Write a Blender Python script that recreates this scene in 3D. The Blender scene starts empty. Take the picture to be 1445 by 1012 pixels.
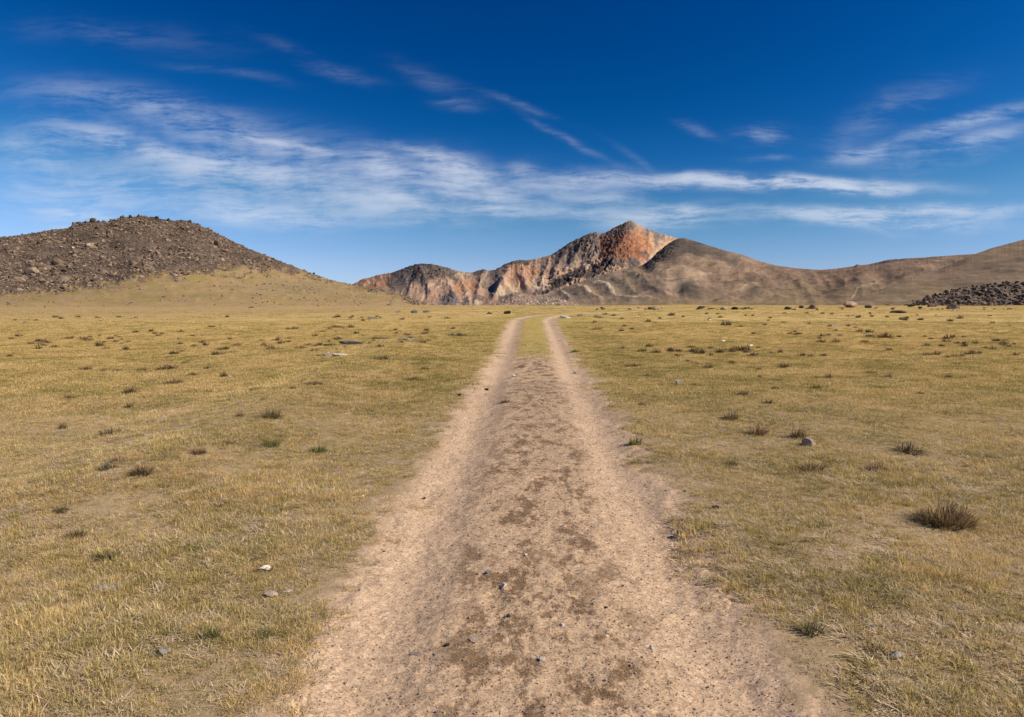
import bpy, math, random
import numpy as np
from mathutils import Vector

random.seed(7)
RNG = np.random.default_rng(11)
SC = bpy.context.scene
COL = SC.collection

# ------------------------------------------------------------------ camera model
F = 1000.0                       # focal length in photo pixels (photo 1445 wide)
CX, CY, HOR = 722.5, 506.0, 428.0
EYE = 1.65
PITCH = math.atan((CY - HOR) / F)
CP, SP = math.cos(PITCH), math.sin(PITCH)

def ray(px, py):
    """direction through a photo pixel, scaled so that its y is 1"""
    px = np.asarray(px, float); py = np.asarray(py, float)
    a = (px - CX) / F; b = (CY - py) / F
    dy = CP + b * SP; dz = -SP + b * CP
    return a / dy, dz / dy

# ------------------------------------------------------------------ numpy noise
def _hash(ix, iy, seed):
    h = (ix.astype(np.int64) * 374761393 + iy.astype(np.int64) * 668265263 + seed * 1274126177) & 0xffffffff
    h = ((h ^ (h >> 13)) * 1274126177) & 0xffffffff
    h = ((h ^ (h >> 16)) * 2246822519) & 0xffffffff
    return ((h ^ (h >> 15)) & 0xffffff) / float(0xffffff)

def gnoise(x, y, seed=0):
    x, y = np.broadcast_arrays(np.asarray(x, float), np.asarray(y, float))
    ix = np.floor(x); iy = np.floor(y); fx = x - ix; fy = y - iy
    u = fx * fx * fx * (fx * (fx * 6 - 15) + 10); v = fy * fy * fy * (fy * (fy * 6 - 15) + 10)
    def g(ox, oy):
        a = _hash(ix + ox, iy + oy, seed) * 2 * math.pi
        return np.cos(a) * (fx - ox) + np.sin(a) * (fy - oy)
    n0 = g(0, 0) * (1 - u) + g(1, 0) * u
    n1 = g(0, 1) * (1 - u) + g(1, 1) * u
    return (n0 * (1 - v) + n1 * v) * 1.5

def fbm(x, y, oct=5, seed=0, gain=0.5):
    s = 0; a = 1.0; f = 1.0
    for k in range(oct):
        s = s + a * gnoise(np.asarray(x) * f + k * 17.3, np.asarray(y) * f - k * 9.1, seed + k); a *= gain; f *= 2.03
    return s

def ridged(x, y, oct=5, seed=0, gain=0.55):
    s = 0; a = 1.0; f = 1.0
    for k in range(oct):
        s = s + a * (1 - 2 * np.abs(gnoise(np.asarray(x) * f + k * 7.7, np.asarray(y) * f + k * 3.1, seed + k))); a *= gain; f *= 2.07
    return s

def sst(a, b, x):
    t = np.clip((np.asarray(x, float) - a) / (b - a), 0, 1); return t * t * (3 - 2 * t)

# ------------------------------------------------------------------ the plain
_ky = [-3000, -60, 0, 3.3, 5, 8, 14, 20, 28, 36, 50, 70, 100, 125, 160, 250, 400, 20000]
_kz = [0, 0, 0, .01, .05, .12, .20, .32, .57, .84, 1.0, 1.1, 1.25, 1.28, .7, -4, -9, -12]
_ty = np.concatenate([np.linspace(-100, 200, 3001), np.linspace(200.5, 16000, 4000)])
_tz = np.interp(_ty, _ky, _kz)
_k = np.ones(31) / 31
_sm = np.convolve(np.pad(_tz[:3001], 15, 'edge'), _k, 'valid'); _sm = np.convolve(np.pad(_sm, 15, 'edge'), _k, 'valid')
_tz[:3001] = _sm

def road_x(y):
    y = np.asarray(y, float)
    return 0.06 + 0.0275 * y + 0.02 * np.clip(y - 34, 0, None) ** 2 * (y < 80) + (y >= 80) * (.02 * 46 ** 2)

def lat(x, y):
    return np.asarray(x, float) - road_x(y)

def g(x, y):
    x = np.asarray(x, float); y = np.asarray(y, float)
    z = np.interp(y, _ty, _tz)
    near = 1 - sst(120, 260, np.hypot(x, y))
    u = lat(x, y)
    z = z + near * (0.05 * fbm(x / 5.5, y / 5.5, 3, 3) + 0.10 * fbm(x / 19, y / 19, 2, 5) * sst(6, 16, np.abs(u)))
    z = z + 0.012 * fbm(x / .8, y / .8, 3, 8) * (1 - sst(20, 40, np.hypot(x, y))) * sst(.9, 1.4, np.abs(u))
    # bank along the left verge
    z = z + .17 * np.exp(-((x + 3.3) / .9) ** 2) * sst(4, 7, y) * (1 - sst(19, 27, y)) 
    # two wheel ruts
    rr = np.exp(-((np.abs(u) - .78) / .26) ** 2)
    z = z - near * 0.06 * rr * (np.abs(y) < 70)
    return z

def at(px, py, dmax=140):
    """point of the plain seen at a photo pixel"""
    a, c = ray(px, py)
    d = np.geomspace(1.5, dmax, 4000)
    below = (EYE + c * d) < g(a * d, d)
    i = int(np.argmax(below)) if below.any() else len(d) - 1
    dd = d[i]
    return float(a * dd), float(dd), float(g(a * dd, dd))

# ------------------------------------------------------------------ mesh / object helpers
def mesh(name, v, f, mat=None, smooth=False, attrs=None):
    me = bpy.data.meshes.new(name)
    v = np.asarray(v, np.float32); f = np.asarray(f, np.int32)
    me.vertices.add(len(v)); me.vertices.foreach_set('co', v.ravel())
    k = f.shape[1]
    me.loops.add(f.size); me.loops.foreach_set('vertex_index', f.ravel())
    me.polygons.add(len(f)); me.polygons.foreach_set('loop_start', np.arange(0, f.size, k, dtype=np.int32))
    me.polygons.foreach_set('use_smooth', np.full(len(f), smooth))
    for n, a in (attrs or {}).items():
        a = np.asarray(a, np.float32)
        if a.ndim == 1:
            at_ = me.attributes.new(n, 'FLOAT', 'POINT'); at_.data.foreach_set('value', a)
        else:
            at_ = me.attributes.new(n, 'FLOAT_VECTOR', 'POINT'); at_.data.foreach_set('vector', a.ravel())
    me.update(); me.validate()
    if mat: me.materials.append(mat)
    return me

def link(name, me, loc=(0, 0, 0), rz=0, s=(1, 1, 1)):
    o = bpy.data.objects.new(name, me); COL.objects.link(o)
    o.location = loc; o.rotation_euler = (0, 0, rz); o.scale = s
    return o

def grid_faces(nr, nc, wrap=False):
    i = np.arange(nr - 1)[:, None]; j = np.arange(nc if wrap else nc - 1)[None, :]
    j2 = (j + 1) % nc
    return np.stack([i * nc + j, i * nc + j2, (i + 1) * nc + j2, (i + 1) * nc + j], -1).reshape(-1, 4)

# ------------------------------------------------------------------ node helpers
class NT:
    def __init__(self, tree): self.t = tree; self.n = tree.nodes; self.l = tree.links
    def put(self, sock, val):
        if isinstance(val, bpy.types.NodeSocket): self.l.new(val, sock)
        elif val is not None:
            try: sock.default_value = val
            except TypeError: sock.default_value = (*val, 1) if hasattr(val, '__len__') else (val,) * 3
    def m(self, op, a, b=None, c=None, clamp=False):
        n = self.n.new('ShaderNodeMath'); n.operation = op; n.use_clamp = clamp
        for s, v in zip(n.inputs, (a, b, c)): self.put(s, v)
        return n.outputs[0]
    def mix(self, f, a, b, blend='MIX'):
        n = self.n.new('ShaderNodeMix'); n.data_type = 'RGBA'; n.blend_type = blend; n.clamp_factor = True
        self.put(n.inputs[0], f)
        for s, v in ((n.inputs[6], a), (n.inputs[7], b)): self.put(s, (*v, 1) if isinstance(v, tuple) and len(v) == 3 else v)
        return n.outputs[2]
    def attr(self, name):
        n = self.n.new('ShaderNodeAttribute'); n.attribute_name = name; return n
    def geo(self): return self.n.new('ShaderNodeNewGeometry')
    def noise(self, vec, scale, detail=4, rough=.55, dist=0, dim='3D'):
        n = self.n.new('ShaderNodeTexNoise'); n.noise_dimensions = dim
        self.put(n.inputs['Vector'], vec); self.put(n.inputs['Scale'], scale); n.inputs['Detail'].default_value = detail
        n.inputs['Roughness'].default_value = rough; n.inputs['Distortion'].default_value = dist
        return n.outputs[0]
    def voro(self, vec, scale, feature='F1', out='Distance', rnd=1):
        n = self.n.new('ShaderNodeTexVoronoi'); n.feature = feature
        self.put(n.inputs['Vector'], vec); self.put(n.inputs['Scale'], scale); n.inputs['Randomness'].default_value = rnd
        return n.outputs[out]
    def ss(self, v, a, b):
        n = self.n.new('ShaderNodeMapRange'); n.interpolation_type = 'SMOOTHSTEP'
        self.put(n.inputs[0], v); n.inputs[1].default_value = a; n.inputs[2].default_value = b
        return n.outputs[0]
    def mapping(self, vec, loc=(0, 0, 0), rot=(0, 0, 0), sc=(1, 1, 1), kind='POINT'):
        n = self.n.new('ShaderNodeMapping'); n.vector_type = kind
        self.put(n.inputs[0], vec); n.inputs[1].default_value = loc; n.inputs[2].default_value = rot; n.inputs[3].default_value = sc
        return n.outputs[0]
    def bump(self, h, strength, dist, normal=None):
        n = self.n.new('ShaderNodeBump'); n.inputs['Strength'].default_value = strength; n.inputs['Distance'].default_value = dist
        self.put(n.inputs['Height'], h)
        if normal is not None: self.put(n.inputs['Normal'], normal)
        return n.outputs[0]

def material(name):
    m = bpy.data.materials.new(name); m.use_nodes = True
    t = NT(m.node_tree); bs = m.node_tree.nodes['Principled BSDF']
    bs.inputs['Specular IOR Level'].default_value = 0.15
    bs.inputs['Roughness'].default_value = .95
    return m, t, bs

# ------------------------------------------------------------------ materials
GRASS_FAR = (.345, .262, .085)
def ground_material():
    m, t, bs = material('earth_and_grass')
    P = t.geo().outputs['Position']
    u = t.attr('lat').outputs['Fac']; d = t.attr('dist').outputs['Fac']
    au = t.m('ABSOLUTE', u)
    nE = t.noise(P, 1.3, 6, .65); nF = t.noise(P, 9, 5, .6); nL = t.noise(P, .22, 4, .55); nM = t.noise(P, 3.2, 5, .6)
    edge = t.m('ADD', au, t.m('MULTIPLY', t.m('SUBTRACT', nE, .5), .9))
    edge = t.m('ADD', edge, t.m('MULTIPLY', t.m('SUBTRACT', nF, .5), .5))
    soil = t.m('SUBTRACT', 1, t.ss(edge, 1.0, 1.32))                       # 1 on the track
    medg = t.m('MULTIPLY', t.ss(d, 16.5, 19.5), t.m('SUBTRACT', 1, t.ss(t.m('ADD', au, t.m('MULTIPLY', t.m('SUBTRACT', nF, .5), .35)), .36, .52)))
    soil = t.m('MULTIPLY', soil, t.m('SUBTRACT', 1, medg))
    # track colours
    grit = t.voro(P, 95, out='Color'); gv = t.n.new('ShaderNodeSeparateColor'); t.l.new(grit, gv.inputs[0])
    grit2 = t.voro(P, 38, out='Color'); gv2 = t.n.new('ShaderNodeSeparateColor'); t.l.new(grit2, gv2.inputs[0])
    rut = t.mix(t.noise(P, 2.2, 5, .6), (.475, .328, .208), (.565, .40, .264))
    medm = t.m('SUBTRACT', 1, t.ss(t.m('ADD', au, t.m('MULTIPLY', t.m('SUBTRACT', nE, .5), .5)), .28, .72))
    medc = t.mix(nM, (.405, .27, .158), (.485, .333, .206))
    sq = t.mapping(P, sc=(1, .55, 1))
    patch = t.m('MULTIPLY', t.ss(t.noise(sq, 5.6, 8, .78), .475, .56), t.ss(t.noise(sq, .9, 3, .6), .28, .46))
    medc = t.mix(t.m('MULTIPLY', patch, .95), medc, (.175, .105, .055))
    trk = t.mix(t.m('MULTIPLY', medm, t.m('ADD', .5, t.m('MULTIPLY', patch, .5))), rut, medc)
    # brownish verge where the track meets the right-hand grass
    verge = t.m('MULTIPLY', t.ss(t.m('ADD', u, t.m('MULTIPLY', t.m('SUBTRACT', nE, .5), .7)), .95, 1.25), .65)
    trk = t.mix(verge, trk, t.mix(nM, (.25, .165, .10), (.34, .235, .155)))
    sp = t.m('MULTIPLY', t.m('ADD', .76, t.m('MULTIPLY', gv.outputs[0], .48)), t.m('ADD', .86, t.m('MULTIPLY', gv2.outputs[2], .28)))
    trk = t.mix(1, trk, sp, 'MULTIPLY')
    dark = t.m('MULTIPLY', t.m('GREATER_THAN', gv2.outputs[1], .93), t.ss(gv.outputs[2], .4, .6))
    trk = t.mix(t.m('MULTIPLY', dark, .35), trk, (.16, .12, .085))
    lite = t.m('GREATER_THAN', gv2.outputs[0], .94)
    trk = t.mix(t.m('MULTIPLY', lite, .3), trk, (.60, .48, .36))
    # soil and thatch below the grass, darkened for the small shadows in its gaps
    near = t.mix(t.ss(nM, .35, .65), (.30, .215, .115), (.24, .17, .08))
    near = t.mix(t.ss(nL, .4, .62), near, (.38, .275, .16))
    litter = t.m('MULTIPLY', t.ss(t.noise(P, 60, 3, .6), .5, .7), .6)
    near = t.mix(litter, near, (.54, .42, .26))
    # far turf
    st = t.noise(t.mapping(P, sc=(1, .6, 1)), 1.1, 6, .7); big = t.noise(P, .05, 4, .6)
    far = t.mix(t.ss(st, .3, .7), (.42, .295, .10), (.61, .44, .165))
    far = t.mix(t.ss(big, .42, .62), far, (.52, .35, .125))
    far = t.mix(t.m('MULTIPLY', t.m('SUBTRACT', 1, t.ss(edge, 1.5, 4.5)), .6), far, (.34, .27, .07))
    sep = t.n.new('ShaderNodeSeparateXYZ'); t.l.new(P, sep.inputs[0])
    # bare pinkish ground towards the foot of the left hill
    bare = t.m('MULTIPLY', t.ss(d, 28, 62), t.m('SUBTRACT', 1, t.ss(sep.outputs[0], -18, 2)))
    far = t.mix(t.m('MULTIPLY', bare, t.ss(t.noise(t.mapping(P, sc=(.5, 1, 1)), .35, 5, .65), .22, .5)), far, (.40, .272, .125))
    fine = t.m('ADD', .62, t.m('MULTIPLY', t.noise(P, 14, 3, .7), .76))
    far = t.mix(1, far, fine, 'MULTIPLY')
    turf = t.mix(t.ss(d, 7, 26), near, far)
    clump = t.m('MULTIPLY', t.ss(t.noise(t.mapping(P, sc=(1, .7, 1)), 3.0, 6, .72), .56, .66), t.ss(t.noise(P, .35, 3, .6), .40, .58))
    turf = t.mix(t.m('MULTIPLY', clump, .55), turf, (.19, .135, .06))
    turf = t.mix(t.ss(d, 135, 300), turf, (.22, .165, .105))
    c = t.mix(soil, turf, trk)
    t.l.new(c, bs.inputs['Base Color'])
    h = t.m('ADD', t.m('MULTIPLY', t.noise(P, 45, 4, .65), .5), t.m('MULTIPLY', gv.outputs[1], .22))
    h = t.m('ADD', h, t.m('MULTIPLY', t.noise(P, 7, 4, .6), 1.6))
    t.l.new(t.bump(h, .6, .014), bs.inputs['Normal'])
    return m

def blade_material(name, cols, patchy=True, trans=.3):
    """cols: straw, olive, green"""
    m, t, bs = material(name)
    P = t.geo().outputs['Position']
    tone = t.attr('tone').outputs['Fac']; tip = t.attr('tip').outputs['Fac']
    oi = t.n.new('ShaderNodeObjectInfo'); rnd = oi.outputs['Random']
    mixv = t.m('ADD', t.m('MULTIPLY', tone, .60), t.m('MULTIPLY', rnd, .50))
    if patchy:
        sep = t.n.new('ShaderNodeSeparateXYZ'); t.l.new(P, sep.inputs[0])
        u = t.m('ABSOLUTE', t.m('SUBTRACT', sep.outputs[0], t.m('MULTIPLY_ADD', sep.outputs[1], .0275, .06)))
        side = t.m('SUBTRACT', 1, t.ss(u, 1.6, 5.5))
        mixv = t.m('ADD', mixv, t.m('MULTIPLY', side, .10))
        mixv = t.m('ADD', mixv, t.m('MULTIPLY', t.m('SUBTRACT', t.noise(P, .8, 6, .7), .5), 1.9))
        mixv = t.m('SUBTRACT', mixv, .08)
        mixv = t.m('ADD', mixv, t.m('MULTIPLY', t.m('SUBTRACT', t.noise(P, 4.5, 4, .65), .5), .9))
        mixv = t.m('ADD', mixv, t.m('MULTIPLY', t.ss(sep.outputs[0], 1, 4), .06))
    c = t.mix(t.ss(mixv, .30, .62), cols[0], cols[1])
    c = t.mix(t.ss(mixv, .62, .92), c, cols[2])
    c = t.mix(t.m('MULTIPLY', tip, .35), c, cols[0])
    c = t.mix(1, c, t.m('ADD', .62, t.m('MULTIPLY', t.m('FRACT', t.m('MULTIPLY', tone, 7.3)), .76)), 'MULTIPLY')
    t.l.new(c, bs.inputs['Base Color'])
    bs.inputs['Specular IOR Level'].default_value = .2; bs.inputs['Roughness'].default_value = .7
    tr = t.n.new('ShaderNodeBsdfTranslucent'); t.l.new(c, tr.inputs[0])
    ms = t.n.new('ShaderNodeMixShader'); ms.inputs[0].default_value = trans
    t.l.new(bs.outputs[0], ms.inputs[1]); t.l.new(tr.outputs[0], ms.inputs[2])
    t.l.new(ms.outputs[0], m.node_tree.nodes['Material Output'].inputs['Surface'])
    return m

def rock_material(name, a, b, scale=3.0, c3=None):
    m, t, bs = material(name)
    tc = t.n.new('ShaderNodeTexCoord').outputs['Object']
    oi = t.n.new('ShaderNodeObjectInfo'); rnd = oi.outputs['Random']
    off = t.n.new('ShaderNodeVectorMath'); off.operation = 'ADD'; t.l.new(tc, off.inputs[0])
    cmb = t.n.new('ShaderNodeCombineXYZ'); t.l.new(t.m('MULTIPLY', rnd, 37), cmb.inputs[0]); t.l.new(cmb.outputs[0], off.inputs[1])
    V = off.outputs[0]
    n1 = t.noise(V, scale, 6, .65); n2 = t.noise(V, scale * 5, 5, .65)
    c = t.mix(t.ss(n1, .35, .65), a, b)
    if c3: c = t.mix(t.ss(t.noise(V, scale * 1.7, 5, .7), .56, .68), c, c3)
    val = t.m('ADD', .55, t.m('MULTIPLY', rnd, .75))
    c = t.mix(1, c, t.m('MULTIPLY', val, t.m('ADD', .7, t.m('MULTIPLY', n2, .6))), 'MULTIPLY')
    t.l.new(c, bs.inputs['Base Color'])
    t.l.new(t.bump(t.m('ADD', n2, n1), .6, .08), bs.inputs['Normal'])
    bs.inputs['Roughness'].default_value = .9
    return m

def mountain_material(name, sc, tex=.5, bumpd=3.0):
    """surface colour carried by the mesh, broken up by rock noise"""
    m, t, bs = material(name)
    P = t.geo().outputs['Position']
    c = t.attr('rock').outputs['Color']; rough = t.attr('crag').outputs['Fac']
    n1 = t.noise(P, sc, 7, .68); n2 = t.noise(P, sc * 4.5, 5, .65)
    k = t.m('ADD', 1 - tex * .5, t.m('MULTIPLY', n1, tex))
    k = t.m('MULTIPLY', k, t.m('ADD', .78, t.m('MULTIPLY', n2, .44)))
    c = t.mix(1, c, k, 'MULTIPLY')
    t.l.new(c, bs.inputs['Base Color'])
    h = t.m('MULTIPLY', t.m('ADD', n1, t.m('MULTIPLY', n2, .4)), t.m('ADD', .35, rough))
    t.l.new(t.bump(h, .8, bumpd), bs.inputs['Normal'])
    return m

M_GROUND = ground_material()
M_GRASS = blade_material('short_grass', ((.76, .565, .26), (.475, .37, .11), (.17, .175, .032)), True, .40)
M_LITTER = blade_material('dead_straw', ((.66, .53, .36), (.56, .43, .26), (.44, .32, .19)), False, .15)
M_SHRUB_D = blade_material('dark_shrub', ((.24, .17, .085), (.105, .085, .038), (.06, .062, .026)), False, .12)
M_SHRUB_B = blade_material('brown_shrub', ((.34, .22, .11), (.18, .11, .058), (.11, .078, .042)), False, .12)
M_SHRUB_O = blade_material('olive_tuft', ((.25, .20, .09), (.13, .125, .045), (.075, .09, .028)), False, .2)
M_SHRUB_G = blade_material('green_tuft', ((.26, .24, .08), (.145, .16, .035), (.085, .12, .022)), False, .25)
M_SHRUB_S = blade_material('silvery_shrub', ((.36, .30, .23), (.21, .185, .13), (.12, .115, .075)), False, .15)
M_TUSS = blade_material('brown_tussock', ((.40, .27, .13), (.26, .165, .075), (.15, .10, .045)), False, .25)
M_RED = blade_material('red_leaves', ((.42, .10, .07), (.34, .05, .05), (.25, .04, .05)), False, .2)
M_STONE_W = rock_material('white_stone', (.82, .74, .62), (.66, .57, .46), 2.5)
M_STONE_P = rock_material('pinkish_stone', (.60, .45, .34), (.42, .31, .23), 2.5)
M_STONE_G = rock_material('grey_stone', (.46, .40, .33), (.32, .275, .225), 2.5, (.54, .47, .36))
M_STONE_D = rock_material('dark_stone', (.135, .095, .07), (.07, .05, .04), 2.5, (.25, .18, .13))
M_STONE_B = rock_material('bluish_grey_stone', (.29, .265, .25), (.19, .175, .17), 2.5, (.36, .33, .30))
M_MOUND = rock_material('brown_mound_rock', (.36, .255, .185), (.19, .135, .10), 4, (.48, .37, .29))
M_PEBBLE = rock_material('gravel', (.62, .47, .34), (.47, .35, .25), 2)
M_SCREE = rock_material('scree_rock', (.28, .195, .13), (.125, .09, .066), .9, (.46, .355, .24))

# ------------------------------------------------------------------ ground sheet
def build_ground():
    ang = np.concatenate([np.linspace(-180, -52, 50)[:-1], np.linspace(-52, 52, 620), np.linspace(52, 180, 50)[1:-1]])
    rad = np.geomspace(.25, 15500, 900)
    A, R = np.meshgrid(np.radians(ang), rad)
    x = R * np.sin(A); y = R * np.cos(A)
    z = g(x, y); u = lat(x, y)
    z = z - 0.03 * (1 - sst(.75, 1.05, np.abs(u))) * ((y > -40) & (y < 50))
    v = np.stack([x, y, z], -1).reshape(-1, 3)
    f = grid_faces(len(rad), len(ang), True)
    c = len(v)                                                   # close the middle
    v = np.vstack([v, [[0, 0, float(g(0., 0.)) - .03]]])
    n = len(ang); i = np.arange(n)
    fan = np.stack([np.full(n, c), (i + 1) % n, i, i], -1)
    u_ = np.append(u.ravel(), 0); d_ = np.append(R.ravel(), 0)
    me = mesh('ground', v, f, M_GROUND, True, {'lat': np.where(np.append(y.ravel(), 0) > 62, 40, u_), 'dist': d_})
    o = link('ground', me); o['kind'] = 'structure'

def build_track():
    yy = np.concatenate([np.linspace(-40, 1.2, 90)[:-1], np.geomspace(1.2, 54, 620)])
    uu = np.linspace(-1.45, 1.45, 150)
    U, Y = np.meshgrid(uu, yy)
    X = road_x(Y) + U
    n = .009 * fbm(X / .22, Y / .22, 4, 21) + .006 * fbm(X / .05, Y / .05, 2, 31) * (1 - sst(5, 10, Y))
    z = g(X, Y) + .006 + .0005 * np.clip(Y, 0, None) + n * (1 - sst(16, 30, Y))
    z = z - .055 * sst(.95, 1.45, np.abs(U) + .25 * fbm(X / .7, Y / .7, 3, 41)) 
    med = (1 - sst(.3, .5, np.abs(U))) * sst(17, 20, Y)
    z = z + .0 * med
    v = np.stack([X, Y, z], -1).reshape(-1, 3)
    me = mesh('dirt_track', v, grid_faces(len(yy), len(uu)), M_GROUND, True, {'lat': U.ravel(), 'dist': np.hypot(X, Y).ravel()})
    o = link('dirt_track', me); o['kind'] = 'structure'

# ------------------------------------------------------------------ hills and mountain
def interp(px, pts, k=1):
    p = np.array(pts, float); return np.interp(px, p[:, 0], p[:, 1])

def smooth1(a, n):
    if n < 2: return a
    k = np.ones(n) / n; return np.convolve(np.pad(a, n // 2, 'edge'), k, 'valid')[:len(a)]

def paint(px, py, base, spots, seed, e0=.7, e1=1.12):
    """rock colours, some with shade painted in: rotated soft ellipses with ragged edges"""
    c = np.empty(px.shape + (3,)); c[:] = base
    wx = 3.2 * fbm(px / 13, py / 13, 4, seed); wy = 2.4 * fbm(px / 16, py / 16, 4, seed + 50)
    for (x, y, rx, ry, rot, col, k) in spots:
        dx = px + wx - x; dy = py + wy - y; a = math.radians(rot)
        e = ((dx * math.cos(a) + dy * math.sin(a)) / rx) ** 2 + ((-dx * math.sin(a) + dy * math.cos(a)) / ry) ** 2
        if seed == 3 and (col is CRM or col is OR): k = k * .72
        w = (k * (1 - sst(e0, e1, np.sqrt(e))))[..., None]
        c = c * (1 - w) + np.array(col) * w
    return c

def seg(x0, y0, x1, y1, w, col, k=1.0):
    return ((x0 + x1) / 2, (y0 + y1) / 2, math.hypot(x1 - x0, y1 - y0) / 2, w, math.degrees(math.atan2(y1 - y0, x1 - x0)), col, k)

def slope_patch(name, mat, x0, x1, step, sky, base, dr, db, prof, disp, colour, nfront=240, nback=40, smooth_n=1, sky_noise=0.0, soft=61, power=5, back=.45, backdrop=1.0):
    px = np.arange(x0, x1 + step, step)
    pr = smooth1(interp(px, sky), smooth_n); pb = interp(px, base)
    if sky_noise: pr = pr + sky_noise * fbm(px / 4.0, px * 0 + 3.3, 5, 77, .7)
    Dr = smooth1(smooth1(interp(px, dr), soft), soft); Db = smooth1(interp(px, db), soft)
    ps = smooth1(smooth1(pr, soft), soft)
    ar, cr = ray(px, pr); ab, cb = ray(px, pb)
    zr = EYE + cr * Dr; zb = EYE + cb * Db
    zb = np.minimum(zb, zr - .01 * Dr)
    t = np.concatenate([np.linspace(-.06, 1, nfront), 1 + np.linspace(0, 1, nback)[1:] ** 1.3 * back])
    T, PX = np.meshgrid(t, px, indexing='ij')
    D = Db + (Dr - Db) * T
    tf = np.clip(T, 0, 1)
    zs = np.maximum(EYE + ray(px, ps)[1] * Dr, zb + .3)
    zf = zb + (zs - zb) * prof(tf, PX) + (zr - zs) * tf ** power
    tb = np.clip((T - 1) / back, 0, 1)
    zk = zr - (zr - zb) * backdrop * sst(0, 1, tb) * (T > 1)
    z = np.where(T <= 1, zf, zk)
    z = z + np.where(T < 0, T * .3 * np.abs(zr - zb) - 0.5, 0)
    a = ar + (ab - ar) * (1 - tf)
    x = a * D
    # where each bare-slope point appears in the photo -> place for its rock and shade colours
    dz = (z - EYE) / D
    py0 = CY - F * (dz * CP + SP) / (CP - dz * SP)
    dh, crag = disp(PX, T, tf, py0, x, D, z)
    z = z + dh
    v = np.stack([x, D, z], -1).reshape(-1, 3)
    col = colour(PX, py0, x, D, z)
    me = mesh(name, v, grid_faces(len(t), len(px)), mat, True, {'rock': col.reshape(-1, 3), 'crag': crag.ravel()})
    o = link(name, me); o['kind'] = 'structure'
    return o, (x, D, z, PX, py0, T)

DK = (.105, .085, .078); DKK = (.06, .05, .048); GB = (.195, .152, .128); OR = (.46, .205, .098); CRM = (.60, .455, .31)
PK = (.40, .262, .18); RB = (.205, .092, .055); TAN = (.44, .33, .22)

def spine(px, py, lines):
    """rock ribs: rounded ridges running down the slope along given lines"""
    h = 0 * px; wx = 2.2 * fbm(px / 9, py / 9, 3, 88)
    for (x0, y0, x1, y1, w, a) in lines:
        dx, dy = x1 - x0, y1 - y0; L2 = dx * dx + dy * dy
        q = np.clip(((px - x0) * dx + (py - y0) * dy) / L2, 0, 1)
        d = np.hypot(px + wx - x0 - q * dx, py - y0 - q * dy)
        h = h + a * np.exp(-(d / w) ** 1.5) * np.clip(1.15 - .35 * q, 0, 1)
    return h

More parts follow.
